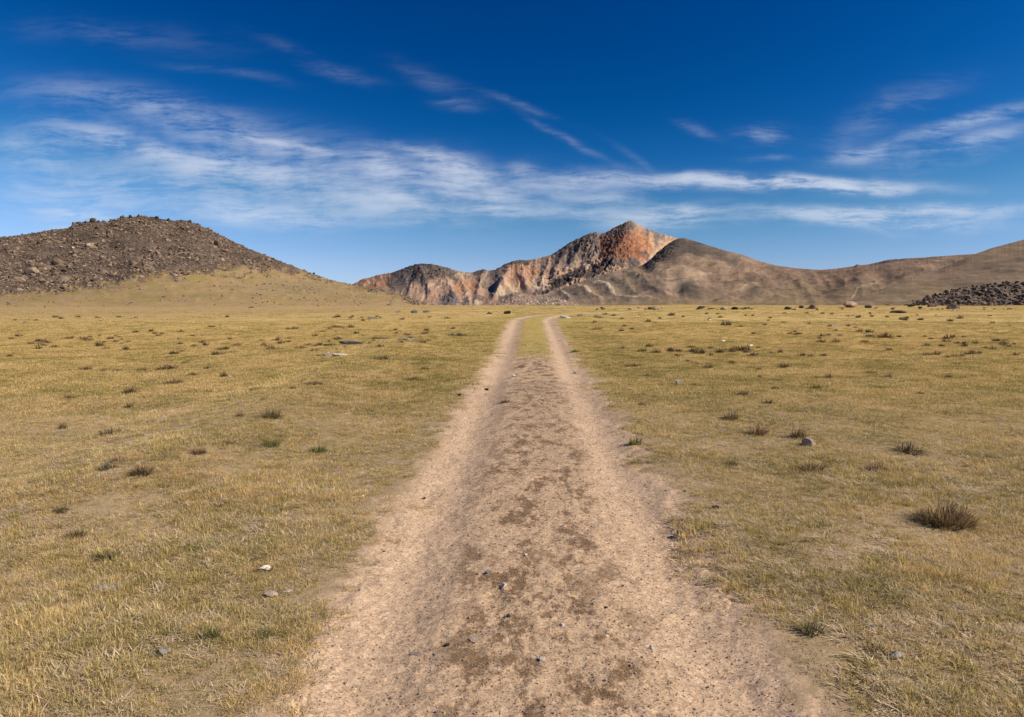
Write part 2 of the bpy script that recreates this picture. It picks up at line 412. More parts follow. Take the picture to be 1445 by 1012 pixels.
def build_mountain():
    sky = [(380, 432), (440, 420), (470, 412), (500, 400), (511, 394), (524, 391.5), (532, 388.5), (544, 386), (554, 385), (566, 380), (580, 375), (591, 372), (611, 373),
           (635, 379), (648, 383), (666, 385), (681, 380), (687, 382), (698, 381), (715, 372), (730, 367.5), (748, 367), (761, 364), (777, 360),
           (793, 350), (815, 337.5), (833, 329), (842, 327.5), (847, 330.5), (855, 329.5), (864, 323), (876, 317), (884, 313), (891, 311.5), (902, 317.5), (915, 323.5), (937, 331),
           (956, 336), (985, 350), (1010, 362), (1060, 385), (1120, 400)]
    base = [(380, 440), (1120, 440)]
    dr = [(380, 3600), (545, 3900), (560, 3300), (620, 3100), (690, 3050), (760, 3100), (830, 3050), (891, 2950), (960, 3150), (1120, 3400)]
    db = [(380, 2000), (1120, 2000)]
    def prof(t, px): return .30 * t + .70 * t ** 1.55
    def disp(px, T, tf, py, x, y, z):
        w = np.sin(np.pi * np.clip(tf, 0, 1)) ** .7 * (T <= 1)
        # spurs fan out from the summits downwards
        fan = px + (1 - tf) * (28 * np.sin(px / 31.0) + 22 * fbm(px / 40, tf * 1.5, 2, 5))
        spur = ridged(fan / 42, tf * .9, 2, 2) - .4
        gul = ridged(fan / 13, tf * 2.2 + 9, 2, 12) - .4
        fine = fbm(x / 16, y / 16, 4, 22)
        hard = 1 * np.exp(-(((px - 866) / 24) ** 2 + ((py - 346) / 30) ** 2)) + .9 * np.exp(-(((px - 812) / 34) ** 2 + ((py - 345) / 17) ** 2)) \
            + .7 * np.exp(-(((px - 600) / 48) ** 2 + ((py - 383) / 16) ** 2)) + .8 * np.exp(-(((px - 728) / 30) ** 2 + ((py - 372) / 9) ** 2)) \
            + .8 * np.exp(-(((px - 800) / 40) ** 2 + ((py - 396) / 12) ** 2)) + .6 * np.exp(-(((px - 640) / 24) ** 2 + ((py - 424) / 9) ** 2)) \
            + .8 * np.exp(-(((px - 850) / 22) ** 2 + ((py - 378) / 9) ** 2)) + .4 * np.exp(-(((px - 680) / 14) ** 2 + ((py - 383) / 7) ** 2))
        hard = np.clip(hard, 0, 1)
        cr = ridged(x / 34 + .25 * fbm(x / 30, y / 30, 2, 9), y / 60, 4, 42, .6) - .6
        cr2 = ridged(x / 11, y / 18, 3, 52, .6) - .6
        edge = sst(0, .12, 1 - tf)
        h = w * 15 * spine(px, py, ((600, 374, 578, 412, 5, .8), (622, 379, 640, 420, 6, 1), (592, 376, 606, 415, 4, .7), (645, 385, 662, 425, 5, .7), (682, 383, 672, 428, 5, 1), (700, 383, 712, 412, 6, .9), (722, 372, 700, 424, 5, 1), (735, 370, 742, 410, 5, .8), (777, 362, 764, 400, 5, 1.1), (800, 350, 782, 392, 5, 1), (833, 331, 800, 380, 6, 1.2), (850, 332, 836, 372, 4, .7), (889, 314, 866, 372, 7, 1.3), (893, 316, 905, 360, 6, 1), (918, 326, 912, 362, 4, .8), (540, 388, 530, 404, 3, .7), (522, 393, 512, 405, 3, .7), (712, 408, 690, 432, 6, .9), (712, 408, 734, 428, 6, .9)))
        h = h + w * ((3 + 5 * sst(690, 760, px)) * spur + 2.0 * gul * (1 - .3 * hard) + 1.5 * fine)
        h = h + hard * ((6 + 5 * sst(700, 780, px)) * cr * (.3 + .7 * edge) + 5.5 * cr2 * (.35 + .65 * edge)) * (T <= 1.02)
        h = h + 2.6 * fbm(x / 14, y / 18, 3, 8) * (T <= 1.02) * (.25 + .75 * hard)
        return h, .25 + hard
    spots = [
        (528, 396, 36, 12, 0, OR, .9), seg(512, 405, 532, 390, 2, CRM, .5), seg(526, 404, 546, 388, 2.2, CRM, .55), seg(520, 398, 528, 392, 2, DK, .5), (511, 397, 6, 3, 0, RB, .6),
        (600, 387, 52, 19, 4, DK, .95), (566, 396, 24, 15, -35, GB, .75), (594, 374, 20, 4, 5, DKK, .7),
        (622, 408, 24, 16, 0, PK, .8), seg(592, 418, 622, 396, 2.2, CRM, .7), seg(622, 396, 640, 408, 2.2, CRM, .6), (632, 425, 16, 10, 0, (.125, .11, .115), .9),
        (608, 422, 8, 5, 0, OR, .5), (600, 420, 6, 5, 0, CRM, .4),
        (648, 409, 7, 11, 20, OR, .85), (664, 404, 9, 10, -20, OR, .75), (655, 391, 16, 6, 0, TAN, .85), (654, 392, 3, 4, 0, DK, .6), (662, 391, 2.5, 4, 0, DK, .6), (676, 384, 9, 6, 0, DK, .9), (684, 381, 4, 4, 0, DK, .9), (693, 396, 16, 20, 25, GB, .8),
        seg(688, 384, 668, 418, 1.6, TAN, .7), (657, 429, 6, 6, 0, DK, .9), (676, 424, 12, 3.5, -8, DK, .8), (672, 430, 12, 5, 0, TAN, .8),
        (726, 372, 28, 6.5, -4, DK, .95), (702, 386, 13, 9, 0, DK, .6), (741, 390, 34, 15, 0, (.45, .27, .17), .8), (730, 388, 10, 12, 0, OR, .5), (752, 386, 12, 10, 0, OR, .6), seg(704, 392, 692, 425, 3, GB, .6), seg(726, 385, 722, 418, 2, GB, .5), seg(733, 385, 733, 414, 2, CRM, .4),
        (758, 400, 9, 11, 0, CRM, .9), (766, 404, 7, 10, 10, CRM, .8), seg(776, 362, 770, 392, 1.4, CRM, .9), seg(750, 368, 749, 380, 1.2, CRM, .8), (768, 378, 9, 12, 0, GB, .5),
        (712, 415, 24, 11, -8, CRM, .85), (716, 411, 12, 5, 0, (.52, .33, .2), .6), (712, 425, 12, 4, -20, DK, .9), (730, 419, 5, 4, 0, DK, .7), (698, 433, 8, 3, 0, DK, .6), (760, 414, 8, 6, -25, DK, .9), (745, 413, 6, 5, 0, GB, .6),
        (812, 346, 40, 17, -32, DK, .85), (797, 366, 16, 14, -30, GB, .7), (842, 350, 9, 22, 12, GB, .85), (838, 345, 4, 14, 10, (.26, .215, .185), .7), (814, 372, 20, 10, -35, GB, .6),
        seg(834, 366, 772, 412, 7, (.50, .33, .205), .95), seg(828, 364, 792, 386, 3, CRM, .7), seg(831, 370, 824, 392, 3, CRM, .75), (824, 376, 6, 6, 0, CRM, .5), seg(822, 382, 772, 413, 6.5, DKK, .97), (817, 388, 9, 10, 0, DKK, .95), seg(807, 385, 806, 402, 1.0, CRM, .7), seg(818, 377, 822, 396, .8, CRM, .4), (770, 413, 6, 4, 0, DKK, .9),  # near-black outcrop: dark rock with its shadow painted in
        (870, 345, 25, 34, 15, RB, .95), (884, 320, 18, 9, 0, DK, .75), (876, 330, 12, 12, 30, DK, .65), (862, 335, 12, 14, 20, DK, .55), (870, 352, 5, 7, 0, DKK, .8), (860, 362, 18, 12, -30, RB, .6), (842, 384, 22, 8, -22, DKK, .9), (866, 376, 16, 5, -10, DK, .8),
        (904, 348, 19, 24, 0, (.40, .175, .085), .9), (894, 362, 14, 12, 0, (.33, .145, .075), .85), (884, 352, 8, 18, 0, (.27, .115, .065), .8), (921, 331, 18, 7, 20, GB, .85), seg(916, 326, 921, 352, 3.5, (.50, .30, .17), .9), seg(926, 330, 926, 348, 3, GB, .9), seg(954, 337, 920, 364, 5, (.54, .34, .19), .95), (895, 374, 9, 9, -30, DK, .95), (911, 363, 7, 6, 0, DK, .9), (876, 379, 6, 3, 0, DK, .8), seg(930, 356, 910, 372, 2.5, CRM, .6),  # dark left-facing rocks beside the hill edge include painted shadow
        (908, 368, 4, 8, 20, OR, .6)]
    def colour(px, py, x, y, z):
        c = paint(px, py, PK, spots, 3)
        fan = px + 12 * fbm(px / 25, py / 60, 2, 5)
        s = fbm(fan / 2.4, py / 34, 4, 61)                        # talus streaks run down the slope
        c = c * (1 + .26 * s)[..., None]
        h = fbm(px / 5, py / 4, 4, 65)[..., None]
        c = c * (1 - .22 * sst(.1, .6, h)) + np.array((.5, .36, .24)) * .16 * sst(.1, .6, -h)
        return np.clip(c * .86, .02, .8)
    return slope_patch('mountain', mountain_material('mountain_rock', .03, .26, 4.5), 380, 1120, .8, sky, base, dr, db, prof, disp, colour, 330, 40, 1, .55)

C_SKY = [(600, 441), (690, 437), (730, 428), (767, 416), (804, 403), (833, 393), (856, 386), (880, 380), (908, 374), (918, 366), (928, 356), (940, 346), (950, 339.5), (957, 336.5), (966, 336),
         (980, 340), (992, 344), (1021, 353), (1048, 359.5), (1073, 369), (1097, 375), (1128, 379), (1156, 381), (1182, 379), (1210, 375), (1226, 373),
         (1255, 366.5), (1278, 365), (1320, 362), (1365, 359), (1410, 356), (1445, 354), (1520, 352), (1640, 356)]
def build_smooth_hill():
    base = [(600, 445), (1640, 445)]
    dr = [(600, 900), (700, 1000), (800, 1400), (900, 1750), (960, 1900), (1100, 2100), (1250, 1900), (1450, 1700), (1640, 1700)]
    db = [(600, 640), (1640, 640)]
    def prof(t, px): return .42 * t + .58 * t ** 1.7
    def disp(px, T, tf, py, x, y, z):
        w = np.sin(np.pi * np.clip(tf, 0, 1)) ** .8 * (T <= 1)
        left = 1 - sst(840, 935, px)
        k = y / 1000.0                                            # metres per photo pixel
        fan = px - (1 - tf) * (38 * left)
        spur = ridged(fan / 30, tf * .6, 2, 4) - .35
        gul = fbm(x / 150, y / 190, 5, 14)
        fine = fbm(x / 22, y / 30, 4, 24)
        rsp = ridged((px - (1 - tf) * 46) / 52, tf * 1.1, 2, 6) - .35
        h = w * k * 1.0 * spine(px, py, ((833, 394, 890, 426, 5, 5), (812, 402, 848, 428, 5, 4.5), (856, 388, 915, 424, 6, 4.2), (882, 381, 945, 422, 7, 4), (790, 410, 804, 427, 4, 4), (768, 417, 782, 430, 4, 2.5), (925, 395, 960, 425, 7, 2.2), (1000, 372, 1040, 415, 9, 2.0), (1048, 364, 1100, 412, 10, 2.2), (1110, 380, 1150, 420, 10, 2), (1240, 372, 1190, 420, 12, 2), (1310, 366, 1250, 410, 12, 2)))
        h = h + w * k * (1.2 * left * spur + 2.6 * (1 - left) * rsp + 6.5 * gul + .5 * fine)
        cliff = np.exp(-(((px - 930 - (py - 357) * -.9) / 13) ** 2 + ((py - 359) / 15) ** 2))
        cr = ridged(x / 12, y / 18, 4, 44, .6) - .6
        h = h + k * cliff * (4.5 * cr - 3.0) * sst(0, .03, 1 - tf) * (T <= 1)
        # small dark knolls on the lower slope
        for (cx, cy, sx, sy, hh) in ((974, 412, 12, 7, 6.5), (1053, 401, 16, 6, 4.5), (1066, 416, 13, 5, 3.5), (1180, 414, 18, 5, 3), (1212, 396, 12, 5, 3.0), (1016, 424, 10, 4, 3)):
            h = h + k * hh * np.exp(-(((px - cx) / sx) ** 2 + ((py - cy) / sy) ** 2))
        # dark crags along the right-hand skyline
        cs = np.exp(-(((px - 1262) / 22) ** 2 + ((py - 367) / 4) ** 2)); h = h + k * .5 * cs * cr
        h = h + k * 2.0 * np.exp(-(((px - 1210) / 3) ** 2)) * sst(.9, .985, tf) * (T < 1.05)
        return h, np.clip(.25 + cliff + cs, 0, 1.2)
    BR = (.265, .182, .118)
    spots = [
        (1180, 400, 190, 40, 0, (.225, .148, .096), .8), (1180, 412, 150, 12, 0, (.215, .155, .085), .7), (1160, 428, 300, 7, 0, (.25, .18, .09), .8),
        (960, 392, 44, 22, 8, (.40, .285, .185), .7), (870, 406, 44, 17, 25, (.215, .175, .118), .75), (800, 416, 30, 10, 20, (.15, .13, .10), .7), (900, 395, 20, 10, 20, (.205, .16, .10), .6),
        (975, 348, 40, 13, 14, (.085, .066, .053), 1), (1012, 358, 32, 9, 18, (.115, .087, .065), .9), (955, 352, 22, 14, -30, (.10, .078, .065), .95), (932, 358, 18, 9, -45, DKK, .98), (915, 370, 12, 6, -40, DKK, .95),  # dark top; left cliff patches also carry painted shade
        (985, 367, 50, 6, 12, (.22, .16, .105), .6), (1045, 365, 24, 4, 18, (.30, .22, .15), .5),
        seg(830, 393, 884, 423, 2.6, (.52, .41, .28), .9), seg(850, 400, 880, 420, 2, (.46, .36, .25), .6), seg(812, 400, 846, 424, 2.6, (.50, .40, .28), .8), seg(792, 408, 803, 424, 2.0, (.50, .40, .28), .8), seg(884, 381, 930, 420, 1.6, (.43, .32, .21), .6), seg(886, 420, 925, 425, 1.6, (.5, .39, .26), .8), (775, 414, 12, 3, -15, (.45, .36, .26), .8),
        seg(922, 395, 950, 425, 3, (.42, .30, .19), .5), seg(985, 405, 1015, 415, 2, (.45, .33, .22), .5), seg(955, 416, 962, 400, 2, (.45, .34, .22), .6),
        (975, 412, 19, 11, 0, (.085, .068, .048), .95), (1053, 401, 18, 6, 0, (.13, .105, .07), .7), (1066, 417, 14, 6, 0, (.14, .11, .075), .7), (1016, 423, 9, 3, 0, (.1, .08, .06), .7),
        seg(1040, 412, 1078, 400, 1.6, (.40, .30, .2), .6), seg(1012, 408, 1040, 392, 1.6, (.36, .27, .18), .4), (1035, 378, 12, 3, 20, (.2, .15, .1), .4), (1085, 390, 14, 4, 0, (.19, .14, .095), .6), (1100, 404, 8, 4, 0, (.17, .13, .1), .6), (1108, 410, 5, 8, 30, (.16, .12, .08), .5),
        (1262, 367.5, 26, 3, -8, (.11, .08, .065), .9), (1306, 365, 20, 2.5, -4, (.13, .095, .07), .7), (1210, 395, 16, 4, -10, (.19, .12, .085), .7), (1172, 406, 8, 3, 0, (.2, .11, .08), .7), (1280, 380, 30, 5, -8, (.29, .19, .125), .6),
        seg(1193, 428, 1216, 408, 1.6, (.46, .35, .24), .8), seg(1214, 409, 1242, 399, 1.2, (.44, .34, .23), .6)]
    def colour(px, py, x, y, z):
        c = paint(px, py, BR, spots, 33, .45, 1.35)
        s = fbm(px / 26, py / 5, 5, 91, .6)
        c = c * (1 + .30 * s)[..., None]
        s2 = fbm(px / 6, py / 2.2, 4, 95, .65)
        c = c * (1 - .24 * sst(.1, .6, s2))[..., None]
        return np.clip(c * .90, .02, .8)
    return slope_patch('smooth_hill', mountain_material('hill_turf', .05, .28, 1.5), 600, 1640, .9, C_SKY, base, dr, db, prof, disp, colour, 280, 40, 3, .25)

def build_right_slope():
    sky = [(1130, 440), (1180, 431), (1240, 410), (1285, 392), (1323, 380), (1344, 372), (1365, 362.5), (1400, 350), (1445, 338), (1520, 322), (1640, 310)]
    base = [(1130, 446), (1640, 446)]
    dr = [(1130, 560), (1240, 700), (1365, 800), (1640, 850)]
    db = [(1130, 500), (1640, 330)]
    def prof(t, px): return .5 * t + .5 * t ** 1.8
    def disp(px, T, tf, py, x, y, z):
        w = np.sin(np.pi * np.clip(tf, 0, 1)) ** .8 * (T <= 1)
        k = y / 1000.0
        h = w * k * (5 * fbm(x / 70, y / 90, 5, 114) + .3 * fbm(x / 9, y / 12, 4, 124))
        return h, .3 + 0 * px
    spots = [(1345, 374, 30, 5, -25, (.135, .095, .065), .8), (1290, 412, 60, 10, -10, (.21, .155, .08), .7), (1330, 390, 50, 6, -18, (.24, .155, .1), .6), (1400, 385, 60, 15, -15, (.2, .14, .09), .6)]
    def colour(px, py, x, y, z):
        c = paint(px, py, (.235, .165, .10), spots, 53, .4, 1.35)
        c = c * (1 + .18 * fbm(px / 30, py / 4, 5, 191, .6))[..., None]
        return np.clip(c, .02, .8)
    return slope_patch('brown_slope', mountain_material('slope_turf', .1, .3, .8), 1130, 1640, .9, sky, base, dr, db, prof, disp, colour, 200, 30, 3, .2)

H_SKY = [(-260, 372), (-120, 352), (0, 336), (50, 329), (80, 323.5), (95, 323), (103, 317.5), (115, 316), (128, 313.5), (150, 313.5), (160, 310), (172, 307), (185, 307), (200, 305.5), (215, 306.5), (232, 310.5), (245, 312), (258, 311.5), (272, 314),
         (290, 322), (310, 332), (330, 342), (350, 351), (380, 363), (410, 375), (440, 386.5), (470, 396), (497, 401.5), (510, 404), (540, 410), (570, 418), (600, 428), (622, 436), (650, 441)]
H_ROCK = [(-260, 418), (40, 411), (80, 405), (130, 404), (165, 400), (195, 390), (250, 385), (300, 381), (360, 378), (400, 379), (440, 386), (500, 398), (650, 436)]
HILL = {}
def build_left_hill():
    base = [(-260, 447), (80, 446), (400, 445), (560, 443), (650, 443)]
    dr = [(-260, 240), (0, 270), (200, 280), (330, 285), (500, 300), (650, 210)]
    db = [(-260, 66), (400, 70), (650, 84)]
    def prof(t, px):
        steep = 1 - sst(330, 620, px)
        return (.46 - .1 * steep) * t + (.54 + .1 * steep) * t ** 2.1
    def disp(px, T, tf, py, x, y, z):
        k = y / 1000.0
        rk = sst(-6, 5, interp(px, H_ROCK) + 6 * fbm(px / 14, py / 9, 3, 7) - py)
        w = np.sin(np.pi * np.clip(tf, 0, 1)) ** .6 * (T <= 1)
        big = fbm(x / 16, y / 24, 3, 203)
        blk = ridged(x / 1.7, y / 2.6, 4, 213, .65) - .6
        h = w * k * 3 * big * rk + w * .35 * fbm(x / 14, y / 14, 4, 223)
        h = h + k * rk * 1.3 * blk * (.4 + .6 * sst(0, .08, 1 - tf)) * (T < 1.03)
        return h, .2 + .9 * rk
    def colour(px, py, x, y, z):
        rk = sst(-11, 8, interp(px, H_ROCK) + 10 * fbm(px / 16, py / 9, 4, 7) - py)[..., None]
        n = fbm(px / 12, py / 6, 4, 301, .6)[..., None]; n2 = fbm(px / 40, py / 9, 4, 311)[..., None]
        turf = np.array((.335, .23, .098)) + n * np.array((.05, .035, .02))
        turf = turf + sst(-.1, .5, n2) * (np.array((.275, .205, .07)) - turf) * .8
        low = sst(418, 440, py)[..., None]
        turf = turf * (1 - .85 * low) + .85 * low * np.array((.40, .275, .12))
        bare = (sst(.05, .4, fbm(px / 34, py / 5, 4, 321))[..., None])
        turf = turf * (1 - .5 * bare) + .5 * bare * np.array((.33, .23, .14))
        rocky = np.exp(-(((px - 425) / 80) ** 2 + ((py - 404) / 12) ** 2))[..., None]
        turf = turf * (1 - .45 * rocky) + .45 * rocky * np.array((.235, .185, .11))
        rock = np.array((.135, .098, .072)) * (1 + .6 * n2)
        return np.clip(turf * (1 - rk) + rock * rk, .02, .7)
    o, dat = slope_patch('rocky_hill', mountain_material('rocky_hill_ground', 1.1, .6, .5), -260, 650, 1.0, H_SKY, base, dr, db, prof, disp, colour, 260, 40, 3, .5)
    HILL['dat'] = dat

def build_scree_mound():
    sky = [(600, 447), (650, 444), (676, 438), (692, 433), (708, 425), (722, 419), (736, 418), (752, 420), (768, 418), (790, 423), (812, 428), (840, 431), (880, 434), (960, 436)]
    base = [(600, 449), (960, 447)]
    dr = [(600, 300), (960, 300)]; db = [(600, 215), (960, 215)]
    def prof(t, px): return .6 * t + .4 * t ** 1.5
    def disp(px, T, tf, py, x, y, z):
        k = y / 1000.0; w = np.sin(np.pi * np.clip(tf, 0, 1)) ** .7 * (T <= 1)
        h = k * (w * 2.0 * fbm(px / 20, py / 8, 3, 403) + .7 * (ridged(x / 1.4, y / 2.2, 4, 413, .6) - .6) * (.4 + .6 * w) * (1 - sst(790, 830, px)))
        return h, .4 + .5 * (1 - sst(780, 830, px))
    spots = [(725, 430, 34, 9, 0, (.34, .235, .175), .8), (785, 428, 24, 5, 10, (.24, .19, .14), .8), (775, 424, 16, 3, 0, (.14, .12, .09), .7), (850, 433, 70, 5, 0, (.23, .18, .105), .8), (695, 434, 8, 3, 0, DK, .7)]
    def colour(px, py, x, y, z):
        c = paint(px, py, (.28, .205, .15), spots, 63)
        return np.clip(c * (1 + .4 * fbm(px / 3, py / 2, 4, 420))[..., None], .02, .7)
    o, dat = slope_patch('scree_mound', mountain_material('mound_scree', 1.0, .6, .5), 600, 960, .7, sky, base, dr, db, prof, disp, colour, 110, 24, 3, .5)
    HILL['mound'] = dat

build_ground(); build_track(); build_mountain(); build_smooth_hill(); build_right_slope(); build_left_hill(); build_scree_mound()

# ------------------------------------------------------------------ rocks
def ico(sub):
    import bmesh
    bm = bmesh.new(); bmesh.ops.create_icosphere(bm, subdivisions=sub, radius=1)
    v = np.array([p.co[:] for p in bm.verts]); f = np.array([[l.index for l in q.verts] for q in bm.faces]); bm.free()
    return v, f

ICO = {s: ico(s) for s in (1, 2, 3, 4)}
def rock_mesh(name, mat, seed, sub=3, size=(1, 1, .7), cuts=9, rough=.10, smooth=False):
    """angular stone: a ball with plane-cut facets; width about 1, resting on z=0"""
    r = np.random.default_rng(seed); v, f = ICO[sub]; v = v.copy()
    for _ in range(cuts):
        n = r.normal(size=3); n /= np.linalg.norm(n); d = r.uniform(.36, .76)
        s = v @ n - d; v = v - np.where(s > 0, s, 0)[:, None] * n
    v = v * (1 + rough * fbm(v[:, 0] * 2 + seed, v[:, 1] * 2 + v[:, 2] * 1.7, 4, seed))[:, None]
    v = v * np.array(size)
    w = max(np.ptp(v[:, 0]), np.ptp(v[:, 1])); v = v / w
    v[:, 2] -= v[:, 2].min() + .18 * np.ptp(v[:, 2])                # sunk a little into the soil
    return mesh(name, v, f, mat, smooth)

# ------------------------------------------------------------------ tufts
def tuft_mesh(name, mat, seed, n, rad, h, w, lean=.5, spread=.5, seg_=3, droop=.35, flat=0.0, widthx=1.0):
    """n tapering, bending blades growing from a patch of radius rad"""
    r = np.random.default_rng(seed)
    a = r.uniform(0, 2 * np.pi, n); q = np.sqrt(r.uniform(0, 1, n)) * rad
    bx, by = q * np.cos(a) * widthx, q * np.sin(a)
    da = a + r.normal(0, .9, n)
    L = h * r.uniform(.45, 1.1, n)
    ln = np.clip(lean * (.3 + .9 * q / max(rad, 1e-6)) + r.normal(0, spread * .5, n), -1.3, 1.4)
    if flat: ln = np.sign(ln + 1e-6) * r.uniform(1.25, 1.55, n)
    dirx, diry = np.cos(da), np.sin(da)
    wd = w * r.uniform(.6, 1.3, n)
    V = []; TIP = []
    sx, sy = -diry, dirx
    x, y, z = bx.copy(), by.copy(), np.zeros(n) - (.01 if not flat else -.004) * (h if not flat else 1)
    th = ln.copy()
    for k in range(seg_ + 1):
        ww = wd * (1 - (k / seg_) ** 1.5) * .5 + (0 if k == seg_ else wd * .08)
        V.append(np.stack([x - sx * ww, y - sy * ww, z], -1)); V.append(np.stack([x + sx * ww, y + sy * ww, z], -1))
        TIP += [np.full(n, k / seg_)] * 2
        st = L / seg_
        x = x + np.sin(th) * dirx * st; y = y + np.sin(th) * diry * st; z = z + np.cos(th) * st
        th = th + droop * r.uniform(.3, 1.4, n) / seg_ * (0 if flat else 1)
    V = np.stack(V, 1); TIP = np.stack(TIP, 1)                       # n, 2(seg+1), 3
    m = V.shape[1]; i = np.arange(n)[:, None] * m
    fs = [np.concatenate([i + 2 * k, i + 2 * k + 1, i + 2 * k + 3, i + 2 * k + 2], 1) for k in range(seg_)]
    F_ = np.concatenate(fs, 0)
    tone = np.repeat(r.uniform(0, 1, n), m)
    return mesh(name, V.reshape(-1, 3), F_, mat, False, {'tone': tone, 'tip': TIP.ravel()})

# ------------------------------------------------------------------ instanced ground cover
def source_collection(name, meshes):
    c = bpy.data.collections.new(name)
    for k, me in enumerate(meshes):
        c.objects.link(bpy.data.objects.new('%s_%02d' % (name, k), me))
    return c

def scatter(name, pts, rot, scl, idx, src):
    me = bpy.data.meshes.new(name); n = len(pts)
    me.vertices.add(n); me.vertices.foreach_set('co', np.asarray(pts, np.float32).ravel())
    a = me.attributes.new('rot', 'FLOAT_VECTOR', 'POINT'); a.data.foreach_set('vector', np.asarray(rot, np.float32).ravel())
    a = me.attributes.new('scl', 'FLOAT_VECTOR', 'POINT'); a.data.foreach_set('vector', np.asarray(scl, np.float32).ravel())
    a = me.attributes.new('idx', 'INT', 'POINT'); a.data.foreach_set('value', np.asarray(idx, np.int32))
    o = link(name, me); o['kind'] = 'stuff'
    ng = bpy.data.node_groups.new(name, 'GeometryNodeTree')
    ng.interface.new_socket('Geometry', in_out='INPUT', socket_type='NodeSocketGeometry')
    ng.interface.new_socket('Geometry', in_out='OUTPUT', socket_type='NodeSocketGeometry')
    N, L = ng.nodes, ng.links
    gi, go = N.new('NodeGroupInput'), N.new('NodeGroupOutput')
    ci = N.new('GeometryNodeCollectionInfo'); ci.inputs['Collection'].default_value = src
    ci.inputs['Separate Children'].default_value = True; ci.inputs['Reset Children'].default_value = True
    iop = N.new('GeometryNodeInstanceOnPoints'); iop.inputs['Pick Instance'].default_value = True
    def na(nm, ty):
        k = N.new('GeometryNodeInputNamedAttribute'); k.data_type = ty; k.inputs['Name'].default_value = nm
        return [s for s in k.outputs if s.enabled and s.name == 'Attribute'][0]
    e = N.new('FunctionNodeEulerToRotation')
    L.new(na('rot', 'FLOAT_VECTOR'), e.inputs[0]); L.new(e.outputs[0], iop.inputs['Rotation'])
    L.new(na('scl', 'FLOAT_VECTOR'), iop.inputs['Scale']); L.new(na('idx', 'INT'), iop.inputs['Instance Index'])
    L.new(gi.outputs[0], iop.inputs['Points']); L.new(ci.outputs[0], iop.inputs['Instance']); L.new(iop.outputs[0], go.inputs[0])
    md = o.modifiers.new('scatter', 'NODES'); md.node_group = ng
    return o

def wedge(n, d0, d1, half=.86, power=1.0):
    """random ground points in the view wedge, denser towards the camera"""
    t = RNG.uniform(0, 1, n)
    d = (d0 ** power + t * (d1 ** power - d0 ** power)) ** (1 / power)
    x = RNG.uniform(-half, half, n) * d + RNG.uniform(-1.0, 1.0, n) * .6
    return x, d

def cover_mask(x, y):
    """how much grass grows at a point (0 on the bare track)"""
    u = lat(x, y); au = np.abs(u)
    e = au + .30 * fbm(x / .75, y / .75, 4, 501) + .22 * fbm(x / .16, y / .16, 2, 511)
    k = sst(1.0, 1.5, e)
    k = np.maximum(k, .10 * sst(.95, 1.2, e))
    bare = sst(-.05, .45, fbm(x / .9, y / .9, 4, 521)) * (1 - sst(7, 14, y)) * .75
    k = k * (1 - bare)
    k = k * (1 - .85 * sst(45, 72, y) * (1 - sst(-16, 3, x)))
    med = sst(17, 20, y) * (1 - sst(.34, .5, au + .1 * fbm(x / .3, y / .3, 2, 531)))
    return np.maximum(k, .85 * med)

def grass_layers():
    src = [tuft_mesh('grass_tuft', M_GRASS, 100 + k, 34, .055, .045, .0030, .8, 1.1, 3, .8) for k in range(8)]
    src += [tuft_mesh('grass_tuft', M_GRASS, 130 + k, 20, .04, .06, .0028, .5, .9, 3, .7) for k in range(3)]
    src += [tuft_mesh('straw_litter', M_LITTER, 150 + k, 26, .08, .075, .0038, .5, 1, 2, 0, 1) for k in range(4)]
    mid = [tuft_mesh('grass_patch', M_GRASS, 200 + k, 56, .15, .048, .0060, .8, 1.1, 2, .7) for k in range(8)]
    far = [tuft_mesh('grass_patch', M_GRASS, 230 + k, 46, .34, .05, .014, .8, 1.1, 2, .6) for k in range(6)]
    S = source_collection('grass_sources', src); Mi = source_collection('grass_mid_sources', mid); Fa = source_collection('grass_far_sources', far)
    P, R, Sc, I = [], [], [], []
    # near: fine tufts and dead straw
    x, y = wedge(150000, 2.2, 11.5, .86, 1.2)
    keep = RNG.uniform(0, 1, len(x)) < cover_mask(x, y)
    x, y = x[keep], y[keep]; n = len(x)
    idx = np.where(RNG.uniform(0, 1, n) < .34, RNG.integers(11, 15, n), RNG.integers(0, 11, n))
    s = RNG.uniform(.6, 1.25, n) * (.60 + .34 * sst(-.3, .5, fbm(x / 1.4, y / 1.4, 3, 541)))
    pts = np.stack([x, y, g(x, y)], -1); rot = np.stack([RNG.normal(0, .1, n), RNG.normal(0, .1, n), RNG.uniform(0, 6.28, n)], -1)
    scatter('short_grass', pts, rot, np.stack([s, s, s * RNG.uniform(.7, 1.2, n)], -1), idx, S)
    # middle distance
    x, y = wedge(78000, 9.5, 34, .86, 1.3)
    keep = RNG.uniform(0, 1, len(x)) < cover_mask(x, y) * sst(8.5, 12, y) * (1 - .6 * sst(18, 34, y))
    x, y = x[keep], y[keep]; n = len(x)
    s = RNG.uniform(.6, 1.3, n)
    rot = np.stack([0 * x, 0 * x, RNG.uniform(0, 6.28, n)], -1)
    scatter('short_grass', np.stack([x, y, g(x, y)], -1), rot, np.stack([s, s, s * RNG.uniform(.6, 1.1, n)], -1), RNG.integers(0, 8, n), Mi)
    # far plain
    x, y = wedge(60000, 28, 122, .9, 1.6)
    keep = RNG.uniform(0, 1, len(x)) < cover_mask(x, y) * (.35 + .65 * sst(-.3, .3, fbm(x / 5, y / 9, 3, 551)))
    x, y = x[keep], y[keep]; n = len(x)
    s = RNG.uniform(.6, 1.3, n)
    rot = np.stack([0 * x, 0 * x, RNG.uniform(0, 6.28, n)], -1)
    scatter('short_grass', np.stack([x, y, g(x, y)], -1), rot, np.stack([s, s, s * RNG.uniform(.55, 1.0, n)], -1), RNG.integers(0, 6, n), Fa)

